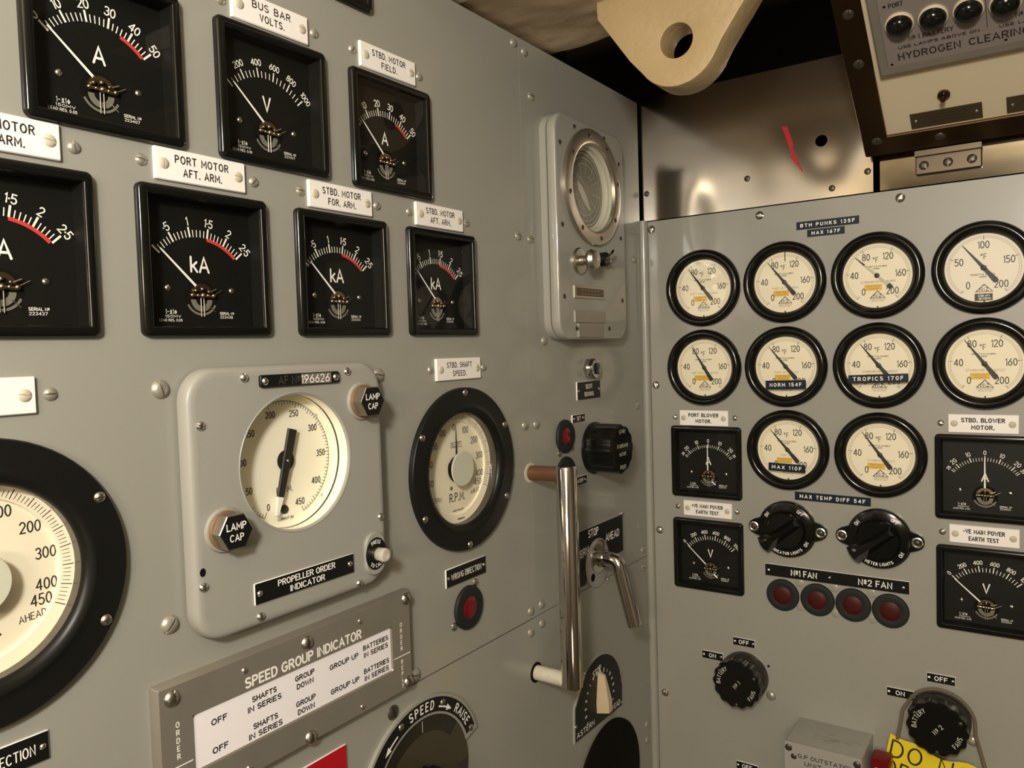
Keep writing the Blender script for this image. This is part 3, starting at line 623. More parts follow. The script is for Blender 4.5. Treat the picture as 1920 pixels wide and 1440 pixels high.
# ------------------------------------------------------------------ speed control at the bottom
t = thing('speed_control', 'round black speed control with SPEED RAISE lettering, cut off by the bottom edge', 'dial', wa(-577, -461.5), RA)
b = MB()
def ringsec(r0, r1, a0, a1, z0, z1, M, bev=.8):
    n = 40; aa = [a0 + (a1 - a0) * i / n for i in range(n + 1)]
    out = [pol(r1, a, (0, 0)) for a in aa] + [pol(r0, a, (0, 0)) for a in reversed(aa)]
    b.add([(x, y, z1) for x, y in out] + [(x, y, z0) for x, y in out], [(i + 1, i, 2 * (n + 1) - 1 - i, 2 * (n + 1) - 2 - i) for i in range(n)] + [((i + 1) % (2 * n + 2), i, 2 * n + 2 + i, 2 * n + 2 + (i + 1) % (2 * n + 2)) for i in range(2 * n + 2)], M)
ringsec(75, 96, -150, 73, 0, 4.5, GREY); ringsec(77.5, 93, -150, 69, 0, 4.65, SATIN)
b.arctext('SPEED', 0, 0, 85.4, -1, 8.6, 1.6, 4.8, WHITE, gap=.5); b.arctext('RAISE', 0, 0, 85.4, 50, 8.6, 1.5, 4.8, WHITE, gap=.4); b.arctext('LOWER', 0, 0, 85.4, -71, 8.6, 1.6, 4.8, WHITE, gap=.5)
for m0, s in ((26, 1), (-36, -1)):
    a0, a1 = m0 - s * 7.5, m0 + s * 3; b.ribbon([pol(82.5, a0 + (a1 - a0) * i / 6, (0, 0)) for i in range(7)], 1.9, 4.8, WHITE)
    p0, p1, p2 = pol(86, a1 - s, (0, 0)), pol(79, a1 - s, (0, 0)), pol(82.5, m0 + s * 8.5, (0, 0)); b.add([(*p0, 4.85), (*p1, 4.85), (*p2, 4.85)], [(0, 1, 2) if s < 0 else (2, 1, 0)], WHITE)
part('lettered_ring', b, t)
b = MB(); b.lathe([(76.5, 0), (76, 2.5), (75, 3)], OLIVE, 64); b.disc(0, 0, 58, 3.1, OLIVE2, 48); b.ribbon([(0, 60), (0, 72)], 1.0, 3.25, PALE, cap=False); b.disc(0, 0, 75, 3.12, OLIVE2, 20, 58, 0, 40)
part('cover_disc', b, t)
b = MB(); pr = [(22 + 2.2 * math.cos(8 * R(a)), R(a)) for a in range(0, 360, 6)]
b.prism([(r * math.cos(a), r * math.sin(a)) for r, a in pr], 3, 34, BLACK, 2.0); b.ribbon(arc(0, 0, 9, 9, 20, 160), 1.2, 34.2, PALE)
part('knob', b, t)
for a in (-112, -67.5, -22.5, 22.5, 68.5): p = pol(86.5, a, (0, 0)); part('screw', S_ST, t, (p[0], p[1], 4.2), R(a), sc_=.8)
b = MB(); b.rsweep(60, 30, .8, [(0, 0), (0, 1.4), (.4, 1.7)], PLATE, cap=False, nc=2); b.rsweep(59.5, 29.5, .8, [(0, 1.7)], REDS, nc=2)
solid('red_sign', b, 'corner of a plain red sign below the white lettered window', 'sign', wa(-742, -397.4), RA)

# ------------------------------------------------------------------ indicator lamps
def lamp(name, label, loc, rot, rr, M, group=None, lens=.55, ears=None, rad=None):
    t = thing(name, label, 'lamp', loc, rot, group)
    b = MB(); b.lathe([(rr, 0), (rr, 2.5), (rr * .96, 4), (rr * .75, 5.2), (rr * (lens + .05), 4.2)], RUBBER, 40); part('bezel', b, t)
    b = MB(); b.lathe([(rr * lens, 4.2), (rr * lens * .8, 5.6), (rr * lens * .45, 6.3), (rr * .06, 6.5)], M, 32); part('lens', b, t)
    for x, y in (ears or ()): part('screw', S_ST, t, (x, y, 0), R(70), sc_=.95)
lamp('indicator_lamp', 'dark red indicator lamp under the WRONG DIRECTION label', wa(-489.5, -293), RA, 25, REDL, ears=((16, 24.5), (-25.5, -15)), lens=.5)
lamp('indicator_lamp', 'red indicator lamp beside the SET label left of the black knob', wa(-264.6, -121), RA, 23, REDL, ears=((-14, -22), (19, -18)), lens=.5)
lamp('indicator_lamp', 'dark indicator lamp half hidden behind the top of the chrome rail', wa(-264.6, -172), RA, 23, RUBBER, ears=((21, -14),), lens=.5)
for i, (s, z) in enumerate(((217, -381.6), (267, -381), (316, -380.8), (364.8, -381.2))):
    lamp('indicator_lamp', ['first dark red fan lamp from the left under the long fan label', 'second dark red fan lamp, under the FAN of No1 FAN', 'third dark red fan lamp, below the middle screw of the fan label', 'fourth dark red fan lamp, at the right end under No2 FAN'][i], wb(s, z), RB, 24, REDD, 'fan lamps', .56)
t = thing('indicator_lamp', 'small chrome ringed dark blue lamp above the SILENT RUNNING label', 'lamp', wa(-192, -30.5), RA)
b = MB(); hx = [(16 * math.cos(R(60 * i)), 16 * math.sin(R(60 * i))) for i in range(6)]
b.prism(hx, 0, 4, CHROME, .8); b.lathe([(14.5, 4), (14.5, 9), (13, 13), (10, 14), (9.2, 13)], CHROME, 32); part('ring', b, t)
b = MB(); b.lathe([(9.4, 12.5), (7, 14.5), (3, 15.6), (.6, 15.8)], BLUEL, 24); part('lens', b, t)

# ------------------------------------------------------------------ porthole instrument on the corner panel
t = thing('porthole_instrument', 'tall grey rounded box with a round glazed window in the corner', 'instrument', wa(-210, 160), RA)
b = MB(); b.rsweep(98, 149, 26, [(0, .2), (0, 8.5), (1, 9.5), (2.5, 9.8)], GREY, nc=8, cap=False); b.rsweep(96, 147, 24, [(0, 9.8), (0, 10.8)], SATIN, nc=8, cap=False); b.rsweep(98, 149, 26, [(2.5, 10.8), (.6, 11.4), (0, 12.6), (0, 21), (1.2, 23.2), (3.5, 24)], GREY, nc=8, cap=False)
b.holed(b.v[-36:], [(-1 + 60 * math.cos(R(a)), 61 + 60 * math.sin(R(a))) for a in range(0, 360, 6)], 24, GREY); part('housing', b, t)
b = MB(); b.lathe([(60, 24), (60, 20), (56.5, 19), (56.5, 14), (53.5, 13), (53.5, 11.6)], PALE, 56, -1, 61, caps=(False, False)); part('inner_sleeve', b, t)
b = MB(); b.lathe([(80, 0), (80, 3.5), (78.5, 5), (64, 5.5), (61, 4.5), (59.6, .2)], RINGM, 64, caps=(False, False))
q = part('window_ring', b, t, (-1, 61, 24), label='bare metal window ring')
for i in range(8): part('screw', S_DK, q, (70 * math.cos(R(45 * i + 12)), 70 * math.sin(R(45 * i + 12)), 5.2), R(37 * i), sc_=.75)
b = MB(); b.disc(0, 0, 53.4, 0, INTR, 48)
for r_, w in ((50, 1.6), (44, 1.0), (36, .8)): b.ribbon(arc(0, 0, r_, r_, 90, 450, 8), w, .2, PALE)
for i in range(12):
    b.ribbon([pol(22, 30 * i + 8, (0, 0)), pol(44, 30 * i + 8, (0, 0))], .7, .2, PALE, cap=False)
b.ribbon([(-16, 10), (-10, 17), (-4, 9)], .8, .2, PALE); b.ribbon([(12, 20), (20, 15), (26, 22)], .8, .2, PALE)
b.add([(x, y, .4) for x, y in ((-20, 10), (-8, 4), (6, -10), (14, -24), (20, -28), (8, -26), (-6, -16), (-18, -2))], [tuple(range(7, -1, -1))], PALE)
part('dial', b, t, (-1, 61, 11.8))
b = MB(); b.disc(0, 0, 59.7, 0, GLASS, 48); part('glass', b, t, (-1, 61, 25))
b = MB(); b.lathe([(18, 0), (18, 2.5), (16.5, 4), (7, 4.5), (6, 10), (9, 14), (13, 17), (14.5, 22), (12, 27), (6, 29)], STEEL, 32); part('knob', b, t, (-44, -43, 24), label='dull steel turning knob')
b = MB(); b.lathe([(10, 0), (10, 8), (9, 9)], SATIN, 24); b.tube([(0, 0, 8), (4, 6, 13), (12, 12, 13)], 2.4, CHROME, 8); b.tube([(-6, -4, 4), (-6, -4, 18)], 2.0, CHROME, 8); part('latch', b, t, (22, -36, 24))
def nplate(y0, y1, x0, x1, M, inner, parent, lines=0):
    b = MB(); b.rsweep((x1 - x0) / 2, (y1 - y0) / 2, .5, [(0, 0), (0, 1.6), (.6, 2.2)], M, nc=1); b.rsweep((x1 - x0) / 2 - 3, (y1 - y0) / 2 - 3, .5, [(0, 2.3)], inner, nc=1)
    for i in range(lines): b.text('______', 0, (y1 - y0) * (.16 - .3 * i), 2, .6, 2.4, M, width=(x1 - x0) * .6)
    return part('name_plate', b, parent, ((x0 + x1) / 2, (y0 + y1) / 2, 24))
nplate(-93, -76, -59, 24, STEEL, DKPLATE, t, 2); nplate(-126, -110, -59, 24, SILVP, SILVP, t, 2); nplate(-146, -127, -50, 18, SILVP, SILVP, t, 2)
for x, y in ((-85, 108), (-46, 136), (38, 137), (83, 108), (-84, 2), (84, 0), (-84, -92), (84, -92), (-54, -134), (40, -134)): part('screw', S_DK, t, (x, y, 24), R(x), sc_=.75)

# ------------------------------------------------------------------ starboard motor knob, chrome rail, lever, pointer plate
def scallop(r, d, n, z0, z1, M, bev, b):
    out = [((r - d * (.5 - .5 * math.cos(n * R(a)))) * math.cos(R(a)), (r - d * (.5 - .5 * math.cos(n * R(a)))) * math.sin(R(a))) for a in range(0, 360, 4)]
    b.prism(out, z0, z1, M, bev)
t = thing('motor_selector', 'large black fluted knob marked STARBOARD MOTOR beside the corner', 'knob', wa(-181, -147), RA)
b = MB(); b.lathe([(38, 0), (38, 3), (36, 5), (31, 6)], BLACK, 40); part('skirt', b, t)
b = MB(); scallop(36, 1.8, 12, 5, 46, BLACK, 2.5, b); b.arctext('START', 0, 0, 26, 0, 5, .8, 46.2, PALE); b.text('STARBOARD', 0, 5, 4.6, .7, 46.2, PALE, width=34); b.text('MOTOR', 0, -7, 4.6, .7, 46.2, PALE, width=20); b.arctext('SPEED', 0, 0, 26, 180, 5, .8, 46.2, PALE, inward=True)
part('grip', b, t)
t = thing('grab_rail', 'vertical polished chrome hand rail standing off the panel seam', 'rail', wa(-352, -288), RA)
b = MB(); out = [(13.5 * math.cos(R(a)), 54 + 13.5 * math.sin(R(a))) for a in range(0, 360, 12)]
n = len(out); vs = []
for y in (-138.5, -137, 139, 141.5):
    k_ = 1.0 if abs(y) < 140 and y != -138.5 else .88
    vs += [(x * k_, y, 54 + (z - 54) * k_) for x, z in out]
b.add(vs, [((j + 1) * n + i, (j + 1) * n + (i + 1) % n, j * n + (i + 1) % n, j * n + i) for j in range(3) for i in range(n)] + [tuple(range(n)), tuple(3 * n + i for i in range(n - 1, -1, -1))], CHROME); part('bar', b, t)
b = MB(); b.tube([(0, 129.5, 0), (0, 131, 46)], 9.5, RUST, 20); part('post', b, t, label='brown upper post')
b = MB(); b.tube([(0, -131, 0), (0, -131, 46)], 9.5, CHIP, 20); part('post', b, t, label='chipped cream lower post')
for y in (129.5, -131): b = MB(); b.lathe([(13, 0), (13, .8), (10.5, 1.4)], CHIP if y > 0 else DARK, 28, 0, y); part('socket', b, t)
b = MB(); b.lathe([(5, 0), (5, 1.2), (3, 1.6)], COPPER, 16); o = part('end_plug', b, t, (13, -126, 54)); o.rotation_euler = (0, R(90), 0)

t = thing('direction_lever', 'chrome cranked lever on a black ASTERN STOP AHEAD plate', 'lever', wa(-184, -308), RA)
b = MB(); b.prism([(-86, -34), (-38, -34), (-30, -12), (0, -4), (30, -12), (86, -12), (86, 50), (-86, 50)], 0, 2.2, GREY, .5); b.prism([(-83, -31), (-36, -31), (-29, -9), (0, -2), (30, -9), (83, -9), (83, 47.5), (-83, 47.5)], 2, 2.6, SATIN); b.text('STOP', -11, 39.5, 10, 1.9, 2.8, WHITE, width=29); b.text('AHEAD', 48, 23, 10, 1.8, 2.8, WHITE, width=43); b.text('ASTERN', -52, 15, 9.5, 1.6, 2.8, WHITE, width=50, rot=R(8))
q = part('lettered_plate', b, t, label='black plate lettered ASTERN STOP AHEAD')
for x, y in ((83, 49), (-83, 49)): part('screw', S_BR, q, (x, y, 2), 0, sc_=1.3)
b = MB(); b.lathe([(36, 0), (36, 2.6), (34, 3)], GREY, 36, 0, -8); b.disc(-16, -26, 6, 3.2, DARK, 16); part('flange', b, t)
b = MB(); b.lathe([(22, 0), (22, 3), (14, 5), (13, 12)], CHROME, 32); b.prism([(-4, 8), (1, 8), (-1, 27), (-4, 27)], 3, 12, CHROME, .5); part('hub', b, t, (0, 0, 2.6))
b = MB(); P_ = [(0, 0, 8), (0, 0, 26), (0, -1.5, 33), (0, -7, 37.5), (0, -14, 39)] + [(0, -14 - 78 * i / 4, 39 + 21 * i / 4) for i in range(1, 5)]
b.tube(P_, 10.5, CHROME, 24, rs=[10.5] * 8 + [10.2]); b.tube([(0, -92, 60), (0, -93.3, 60.3)], 10, CHROME, 24, rs=[10.2, 8.2]); part('handle', b, t)
for x, y in ((21, -20), (35, -42)): part('rivet', S_BR, t, (x, y, .5), 0)

t = thing('speed_pointer', 'beige wedge pointer knob on a black dome shaped scale plate', 'pointer', wa(-188, -523), RA)
b = MB(); out = [(-76, -31), (74, -34), (75, 0)] + [(73 * math.cos(R(a)), 71 * math.sin(R(a))) for a in range(4, 130, 7)] + [(-74, 18)]
b.prism(out, 0, 2.2, GREY, .5); b.prism([(x * .955, y * .955 + .2) for x, y in out], 2, 2.5, SATIN)
b.text('STOP', -7, 49, 8, 1.5, 2.7, WHITE, width=24, rot=R(8)); b.text('ASTERN', -44, -22, 7, 1.2, 2.7, WHITE, width=50, rot=R(0)); b.text('AHEAD', 47, -24, 7, 1.2, 2.7, WHITE, width=32)
for i in range(16):
    a = -116 + 15 * i; x, y = pol(43, a, (0, 3)); b.text('5' if i % 5 else '1', x, y, 4.5 if i % 2 else 3.6, 1.4, 2.7, WHITE, rot=-R(a))
q = part('scale_plate', b, t)
for x, y in ((-42, 58), (69, 18), (-71, -8), (70, -28)): part('screw', S_BR, q, (x, y, 2), 0, sc_=1.3)
b = MB(); ol = [(-10, -13), (10, -13), (11, 4), (4.5, 45), (-4.5, 45), (-11, 4)]
b.add([(x, y, 2.6) for x, y in ol] + [(-5, -11, 20), (5, -11, 20), (5.5, 5, 20), (2, 42, 12), (-2, 42, 12), (-5.5, 5, 20)], [(i, (i + 1) % 6, 6 + (i + 1) % 6, 6 + i) for i in range(6)] + [(6, 7, 8, 11), (11, 8, 9, 10)], BEIGE); part('knob', b, t)
t = thing('round_cover', 'black round cover below the beige pointer, cut off by the bottom edge', 'cover', wa(-163, -664), RA)
b = MB(); b.lathe([(99, 0), (99, 4), (97, 5)], DARK, 64); part('disc', b, t)

# ------------------------------------------------------------------ round thermometers
b = MB(); b.lathe([(60, .1), (60, 3), (59.4, 6), (57.5, 9.2), (54.5, 10.8), (51.5, 10.6), (48.6, 8.6), (46.6, 5.0), (45.0, 3.2), (44.4, 1.5), (44.6, -5)], BLACK, 64, caps=(False, False)); TRIM = b.mesh('rim')
b = MB(); b.disc(0, 0, 44.5, 0, GLASS, 48); TGLASS = b.mesh('glass')
b = MB(); b.add([(x, y, 0) for x, y in ((-.35, 38.5), (.35, 38.5), (1.9, 5), (2.6, 0), (2.3, -6), (3.3, -21), (2.4, -24), (-2.4, -24), (-3.3, -21), (-2.3, -6), (-2.6, 0), (-1.9, 5))], [tuple(range(11, -1, -1))], INK); b.lathe([(3.4, .1), (3.0, 1.2), (1.5, 1.6)], INK, 16); TPTR = b.mesh('pointer')
b = MB(); b.add([(x, y, 0) for x, y in ((-.35, 38.5), (.35, 38.5), (1.2, 22), (-1.2, 22))], [(3, 2, 1, 0)], INK); b.add([(x, y, 0) for x, y in ((-1.2, 22), (1.2, 22), (2.0, -20), (-2.0, -20))], [(3, 2, 1, 0)], PALE); b.add([(x, y, 0) for x, y in ((-3.2, -19), (3.2, -19), (2.6, -26), (-2.6, -26))], [(0, 3, 2, 1)], INK); b.lathe([(3.4, .1), (3.0, 1.2), (1.5, 1.6)], INK, 16); TPTR2 = b.mesh('pointer')
def tdial(name, vals, M, sticker=True):
    b = MB(); b.disc(0, 0, 44.6, 0, M, 56); O = (0, 0); z = .2
    step = 282 / 100
    for r_ in (41.2, 38.6): b.ribbon([pol(r_, -141 + 282 * i / 60, O) for i in range(61)], .3, z, FAINT, cap=False)
    for i in range(101): b.ribbon([pol(38.6, -141 + step * i, O), pol(41.2, -141 + step * i, O)], .22, z, FAINT, cap=False)
    n = len(vals) - 1
    for i, v in enumerate(vals):
        a = -141 + 282 * i / n
        b.ribbon([pol(36.2, a, O), pol(41.2, a, O)], .65, z, INK, cap=False)
        x, y = pol(29.6 if i not in (0, n) else 28, a, O); b.text(v, x + (1.5 if i == n else 0), y - (1 if i in (1, n - 1) else 0), 8.6, 1.12, z, INK, xs=.82, gap=.2)
    if n == 5: b.text('°F', -1.8, 21.6, 7, .75, z, INK, xs=.85); my = 12.6
    else: b.text('°F', 0, 14.5, 7, .75, z, INK, xs=.85); my = -8.5
    b.text('NEGRETTI & ZAMBRA', -1.2, my, 1.7, .35, z, INK, width=27.5); b.text('LONDON', -1.2, my - 3, 1.5, .35, z, INK, width=8)
    if name: b.text(name, 1, -8.5, 2.7, .36, z, FAINT, width=min(44, 2.3 * len(name)))
    if sticker: b.rect(-16.4, 6, -20.4, -12.0, z, AMBER); b.text('PORT TEMP', -5, -14.6, 1.5, .3, z + .1, FAINT, width=15); b.text('READING', -5, -17.8, 1.5, .3, z + .1, FAINT, width=12)
    b.ribbon([(.3, -21.4), (-9, -30.8), (9.8, -30.8), (.3, -21.4), (-9, -30.8)], 1.0, z, INK); b.text('N', -3, -27.8, 4, .8, z, INK, width=2.8); b.text('Z', 3.6, -27.8, 4, .8, z, INK, width=2.8); b.ribbon([(.3, -25.5), (.3, -30)], .5, z, INK)
    if sticker: b.text('MADE IN ENGLAND', .3, -33, 1.5, .3, z, FAINT, width=19); b.text('MERCURY IN STEEL', .3, -35.4, 1.2, .22, z, FAINT, width=16)
    else: b.rect(-10.5, 10, -42.5, -33, z, BROWNM); b.rect(-9.8, 9.4, -42, -33.5, z + .05, INK); b.text('STBD AFT', 0, -36, 2.3, .4, z + .15, WHITE, width=13); b.text('BEARING', 1, -39.6, 2.3, .4, z + .15, WHITE, width=13)
    b.disc(.4, -43.2, 1.2, .5, INK, 10)
    return b.mesh('dial')
NM = ['PORT FORWARD BEARING', 'PORT AFT BEARING', 'STARBOARD FORWARD BEARING', '', 'PORT FORWARD OUTLET', 'PORT AFT OUTLET', 'STARBOARD FORWARD OUTLET', 'STARBOARD AFT OUTLET', 'PORT INLET', 'STARBOARD INLET']
TL = ['round thermometer at the left end of the top row, dial named PORT FORWARD BEARING', 'round thermometer second in the top row, with a black line above its dial', 'round thermometer third in the top row, with a pale silver pointer', 'round thermometer at the right end of the top row, scale numbered 50 100 150',
      'round thermometer at the left end of the middle row, above PORT BLOWER MOTOR.', 'round thermometer with the NORM 154F tape across its glass', 'round thermometer with the TROPICS 170F tape across its glass', 'round thermometer at the right end of the middle row, above STBD. BLOWER MOTOR.',
      'round thermometer with the MAX 110F tape across its glass', 'round thermometer at the right of the bottom pair, above the METER LIGHTS switch']
TA = [-37, -38, -46, -38, -31, -39, -38, -35.5, -40, -36]
for i, (x, z) in enumerate(TH):
    t = thing('round_thermometer', TL[i], 'thermometer', wb(x, z), RB, 'round thermometers on the right panel')
    part('rim', TRIM, t); part('dial', tdial(NM[i], ['0', '50', '100', '150', '200'] if i == 3 else ['0', '40', '80', '120', '160', '200'], PINKD if i == 3 else CREAM, i != 3), t, (0, 0, -1.5)); part('pointer', TPTR2 if i == 2 else TPTR, t, (0, 0, .3), -R(TA[i]))
    if i == 1: b = MB(); b.ribbon([(0, 31), (0, 44)], 1.2, 0, INK, cap=False); part('limit_mark', b, t, (2, 0, 1.9))
    part('glass', TGLASS, t, (0, 0, 2.4))
def tape(txt, label, s, z, h, w, th, rz, wid, hgt):
    b = MB(); b.rsweep(w / 2, th / 2, .2, [(0, 0), (0, .35)], NAVY, nc=1); b.text(txt, 0, 0, hgt, 1.0, .5, PLATE, width=wid, gap=.55, space=.7)
    o = solid('label_tape', b, label, 'label', wb(s, z, h), RB, 'navy embossed label tapes')
    o.rotation_mode = 'QUATERNION'
    o.rotation_quaternion = (Matrix(((0, 0, -1), (-1, 0, 0), (0, 1, 0))) @ Matrix.Rotation(rz, 3, 'Z')).to_quaternion()
tape('BTH PUNKS 135F', 'navy embossed tape ending in PUNKS 135F above the top row of dials', 287, 166.6, .1, 85, 11.4, 0, 73, 4.2)
tape('MAX 167F', 'navy embossed tape reading MAX 167F under the 135F tape', 285, 154.4, .3, 51, 10.4, 0, 38, 4.2)
tape('MAX TEMP DIFF 54F', 'navy embossed tape reading MAX TEMP DIFF 54F below the dials', 288.7, -229.8, .1, 104, 12.3, R(-.6), 89, 4.6)
tape('NORM 154F', 'navy embossed tape reading NORM 154F on a thermometer glass', 228.6, -63.8, 11, 58, 13.2, R(1.0), 45, 4.6)
tape('TROPICS 170F', 'navy embossed tape reading TROPICS 170F on a thermometer glass', 353.2, -55.3, 11, 76, 11.6, R(1.5), 63, 4.8)
tape('MAX 110F', 'navy embossed tape reading MAX 110F on a thermometer glass', 228.4, -186.6, 11, 53, 11.8, R(-1.5), 42, 4.6)

# ------------------------------------------------------------------ rotary light switches, fan knobs
def rotary(label, word, s, z, ds):
    t = thing('rotary_switch', label, 'switch', wb(s, z), RB, 'black rotary light switches')
    b = MB(); out = []
    for a in range(0, 360, 5):
        x, y = 42 * math.cos(R(a)), 42 * math.sin(R(a))
        if abs(y) < 13: 
            sx = 1 if x > 0 else -1; x = sx * (45.5 + math.sqrt(max(0, 11.5 ** 2 - y * y))) if abs(y) < 11.4 else sx * 43.5
        out.append((x, y))
    b.prism(out, 0, 8, BLACK, 1.5); b.lathe([(41, 7), (40, 10), (34, 12), (29, 12.5), (28, 11)], BLACK, 48)
    b.arctext('ON', 0, 0, 34.5, -52, 4.6, .8, 12.6, WHITE); b.arctext('OFF', 0, 0, 34.5, 38, 4.6, .8, 12.6, WHITE); b.arctext('ON', 0, 0, 34.5, 122, 4.6, .8, 12.6, WHITE, inward=True); b.arctext(word, 0, 0, 34.8, 178, 3.8, .75, 12.6, WHITE, inward=True, gap=.4)
    part('base', b, t)
    b = MB(); b.lathe([(27.5, 11), (27, 17), (25, 19)], BLACK, 40); M3 = Matrix.Rotation(R(-128), 3, 'Z')
    w = [(-8, -26, 18), (8, -26, 18), (13, 42, 14), (-13, 42, 14), (-2.5, -22, 32), (2.5, -22, 32), (4, 40, 27), (-4, 40, 27)]
    w = [tuple(M3 @ Vector(v)) for v in w]
    w = [(-v[0], v[1], v[2]) for v in w]
    b.add(w, [(4, 5, 6, 7)[::-1], (0, 1, 5, 4)[::-1], (1, 2, 6, 5)[::-1], (2, 3, 7, 6)[::-1], (3, 0, 4, 7)[::-1]], BLACK); part('grip', b, t)
    for x in (-48.5, 48.5):
        b = MB(); b.lathe([(7.4, 0), (7.4, 1.0), (6, 1.6), (4.4, .6)], BRIGHT, 24, caps=(False, False)); c = part('ferrule', b, t, (x, 0, 7.8)); part('screw', S_DK, c, (0, 0, .1), R(x), sc_=.8)
rotary('black rotary switch marked INDICATOR LIGHTS with two metal ringed screws', 'INDICATOR LIGHTS', 225.7, -279.8, 0)
rotary('black rotary switch marked METER LIGHTS with two metal ringed screws', 'METER LIGHTS', 351.5, -279.6, 0)
def fanknob(label, num, s, z):
    t = thing('fan_knob', label, 'knob', wb(s, z), RB, 'black scalloped fan knobs')
    b = MB(); b.lathe([(37, 0), (37, 16), (34, 21), (20, 24)], KNOB1, 48); b.prism([(-36.8, 8), (-31, 20), (-22, 14), (-32, 4)], 3, 20, KNOB1, 1); part('skirt', b, t)
    b = MB(); scallop(37, 2.4, 14, 24.2, 42, BLACK, 2.0, b)
    b.arctext('BATTERY', 0, 0, 27, -64, 5.4, .8, 42.2, PALE, gap=.3); b.text('Nº' + num, 1, 0, 5.4, .8, 42.2, PALE, rot=R(50), gap=.4); b.arctext('FANS', 0, 0, 27, 116, 5.4, .8, 42.2, PALE, inward=True)
    part('grip', b, t)
    for a in (-58, 62, 180): p = pol(31, a, (0, 0)); part('screw', S_DK, t, (p[0], p[1], 42), R(a), sc_=.55)
fanknob('black scalloped knob marked BATTERY No 1 FANS', ' 1', 156.5, -518); fanknob('black scalloped knob marked BATTERY No 2 FANS, behind the yellow card cord', ' 2', 425.5, -518)

# ------------------------------------------------------------------ outstation box and warning card
t = thing('outstation_box', 'small grey box projecting from the panel, front lettered G.P. OUTSTATION UNIT', 'box', wb(290, -640), RB)
b = MB(); b.rsweep(50.5, 76, 2, [(0, 0), (0, 78), (.8, 80)], GREY, nc=3)
for i in range(26):
    x0_, z0_ = random.gauss(6, 15), random.gauss(44, 6); dx_, dz_ = random.uniform(3, 12), random.uniform(-3, 3); w_ = random.uniform(.3, .8)
    b.add([(x0_, 76.1, z0_), (x0_, 76.1, z0_ + w_), (x0_ + dx_, 76.1, z0_ + dz_ + w_ * .6), (x0_ + dx_, 76.1, z0_ + dz_)], [(0, 1, 2, 3)], DKPLATE)
part('body', b, t)
b = MB(); b.rsweep(51, 76.5, 2, [(0, 0), (0, 2), (.5, 2.6)], BOXGREY, nc=3); b.text('G.P OUTSTATION', 4, 60, 5.0, 1.0, 2.75, INK, width=72); b.text('UNIT', -12, 50.5, 5.0, 1.0, 2.75, INK, width=22); b.text('MK 2', -12, 41, 5.0, 1.0, 2.75, INK, width=20)
q = part('lid', b, t, (0, 0, 81))
for x, y in ((-45, 68), (45, 68)): part('screw', S_DK, q, (x, y, 2.4), R(x), sc_=1.1)
part('screw', S_DK, q, (-38, 57, 2.4), .3, sc_=.9)
b = MB(); b.rsweep(12, 16, 3, [(0, 0), (0, 26), (1.5, 28)], REDL, nc=3); b.box(-6, 12.4, -14, 4, 0, 28.6, AMBER)
solid('warning_tag', b, 'small dark red and amber tag at the right of the outstation box', 'tag', wb(358, -588, 26), RB)
# yellow card hanging by a cord from the second fan knob
t = thing('warning_card', 'yellow warning card lettered DO NOT OPERATE hanging by a cord', 'card', wb(366.7, -545, 20.5), RB)
CA = R(-11); cca, csa = math.cos(CA), math.sin(CA); nx, ny = 14, 8; b = MB(); vs = []
def cp(p, q, o=0.0): return (p * cca + q * csa, p * csa - q * cca, 1.2 * math.sin(p * .055 + q * .03) + o)
for j in range(ny + 1):
    for i in range(nx + 1): vs.append(cp(132 * i / nx, (0 if j else 2.0 + 2.0 * math.sin(i * 1.1) + 7 * math.exp(-((i - 6.6) / 2.6) ** 2)) + 130 * j / ny))
b.add(vs, [((j + 1) * (nx + 1) + i, (j + 1) * (nx + 1) + i + 1, j * (nx + 1) + i + 1, j * (nx + 1) + i) for j in range(ny) for i in range(nx)], YELL)
n0 = len(b.v); b.text('DO NOT', 64, -21, 23, 2.5, 0, INK, width=118, gap=.3, space=.62); b.text('OPERATE', 60, -50, 23, 2.5, 0, INK, width=116, gap=.3)
for i in range(n0, len(b.v)): x, y, z = b.v[i]; b.v[i] = cp(x, -y, .5)
part('card', b, t)
b = MB(); pth = [(8.5, -7, 3), (12, 12, 0), (14.5, 33, -6)] + [(58.8 + 41.8 * math.cos(R(a)), 26 + 41.8 * math.sin(R(a)), -12) for a in range(160, 8, -10)] + [(101, 17, -8), (108, -8, -6), (116, -34, 3)]
b.tube(pth, 2.3, CORD, 8); part('cord', b, t)

# ------------------------------------------------------------------ stainless sheets above the right panel
def sheet_with_holes(x0, x1, y0, y1, holes, M): return panel_mesh(x0, x1, y0, y1, holes, M, 1.2)
t = thing('stainless_sheet', 'dented stainless steel sheet with a red lightning flash above the right panel', 'sheet', wb(0, 0), RB)
part('sheet', sheet_with_holes(2, 348, 202.3, 398, [('r', 280.6, 283.5, 8.2)], STAIN), t)
b = MB(); b.add([(x, y, 0) for x, y in ((225.8, 313.5), (233.5, 312), (243, 283), (240.5, 281.5), (255.5, 242), (236.5, 268), (239.5, 270), (236, 281.5))], [tuple(range(8))], REDS)
part('lightning_flash', b, t, (0, 0, .3), label='painted red lightning flash')
screws(t, [(173.7, 246), (9.5, 245.9), (294.1, 214.6), (341, 231)], S_DK, 1.0)
t = thing('stainless_sheet', 'polished metal strip right of the stainless sheet, beyond the black slot', 'sheet', wb(0, 0), RB)
part('sheet', panel_mesh(356.5, 760, 202.3, 256, [], MIRR, 1.2), t)
b = MB(); b.rsweep(38, 13, 2, [(0, 0), (0, 5), (1.2, 6.5)], DKPLATE, nc=3); b.box(-38, 38, 10, 17, 0, 14, DKPLATE)
q = part('bracket', b, t, (439, 228.5, 0))
for x in (-28, 0, 27): part('screw', S_DK, q, (x, -1.5, 6.3), R(x * 5), sc_=1.3)

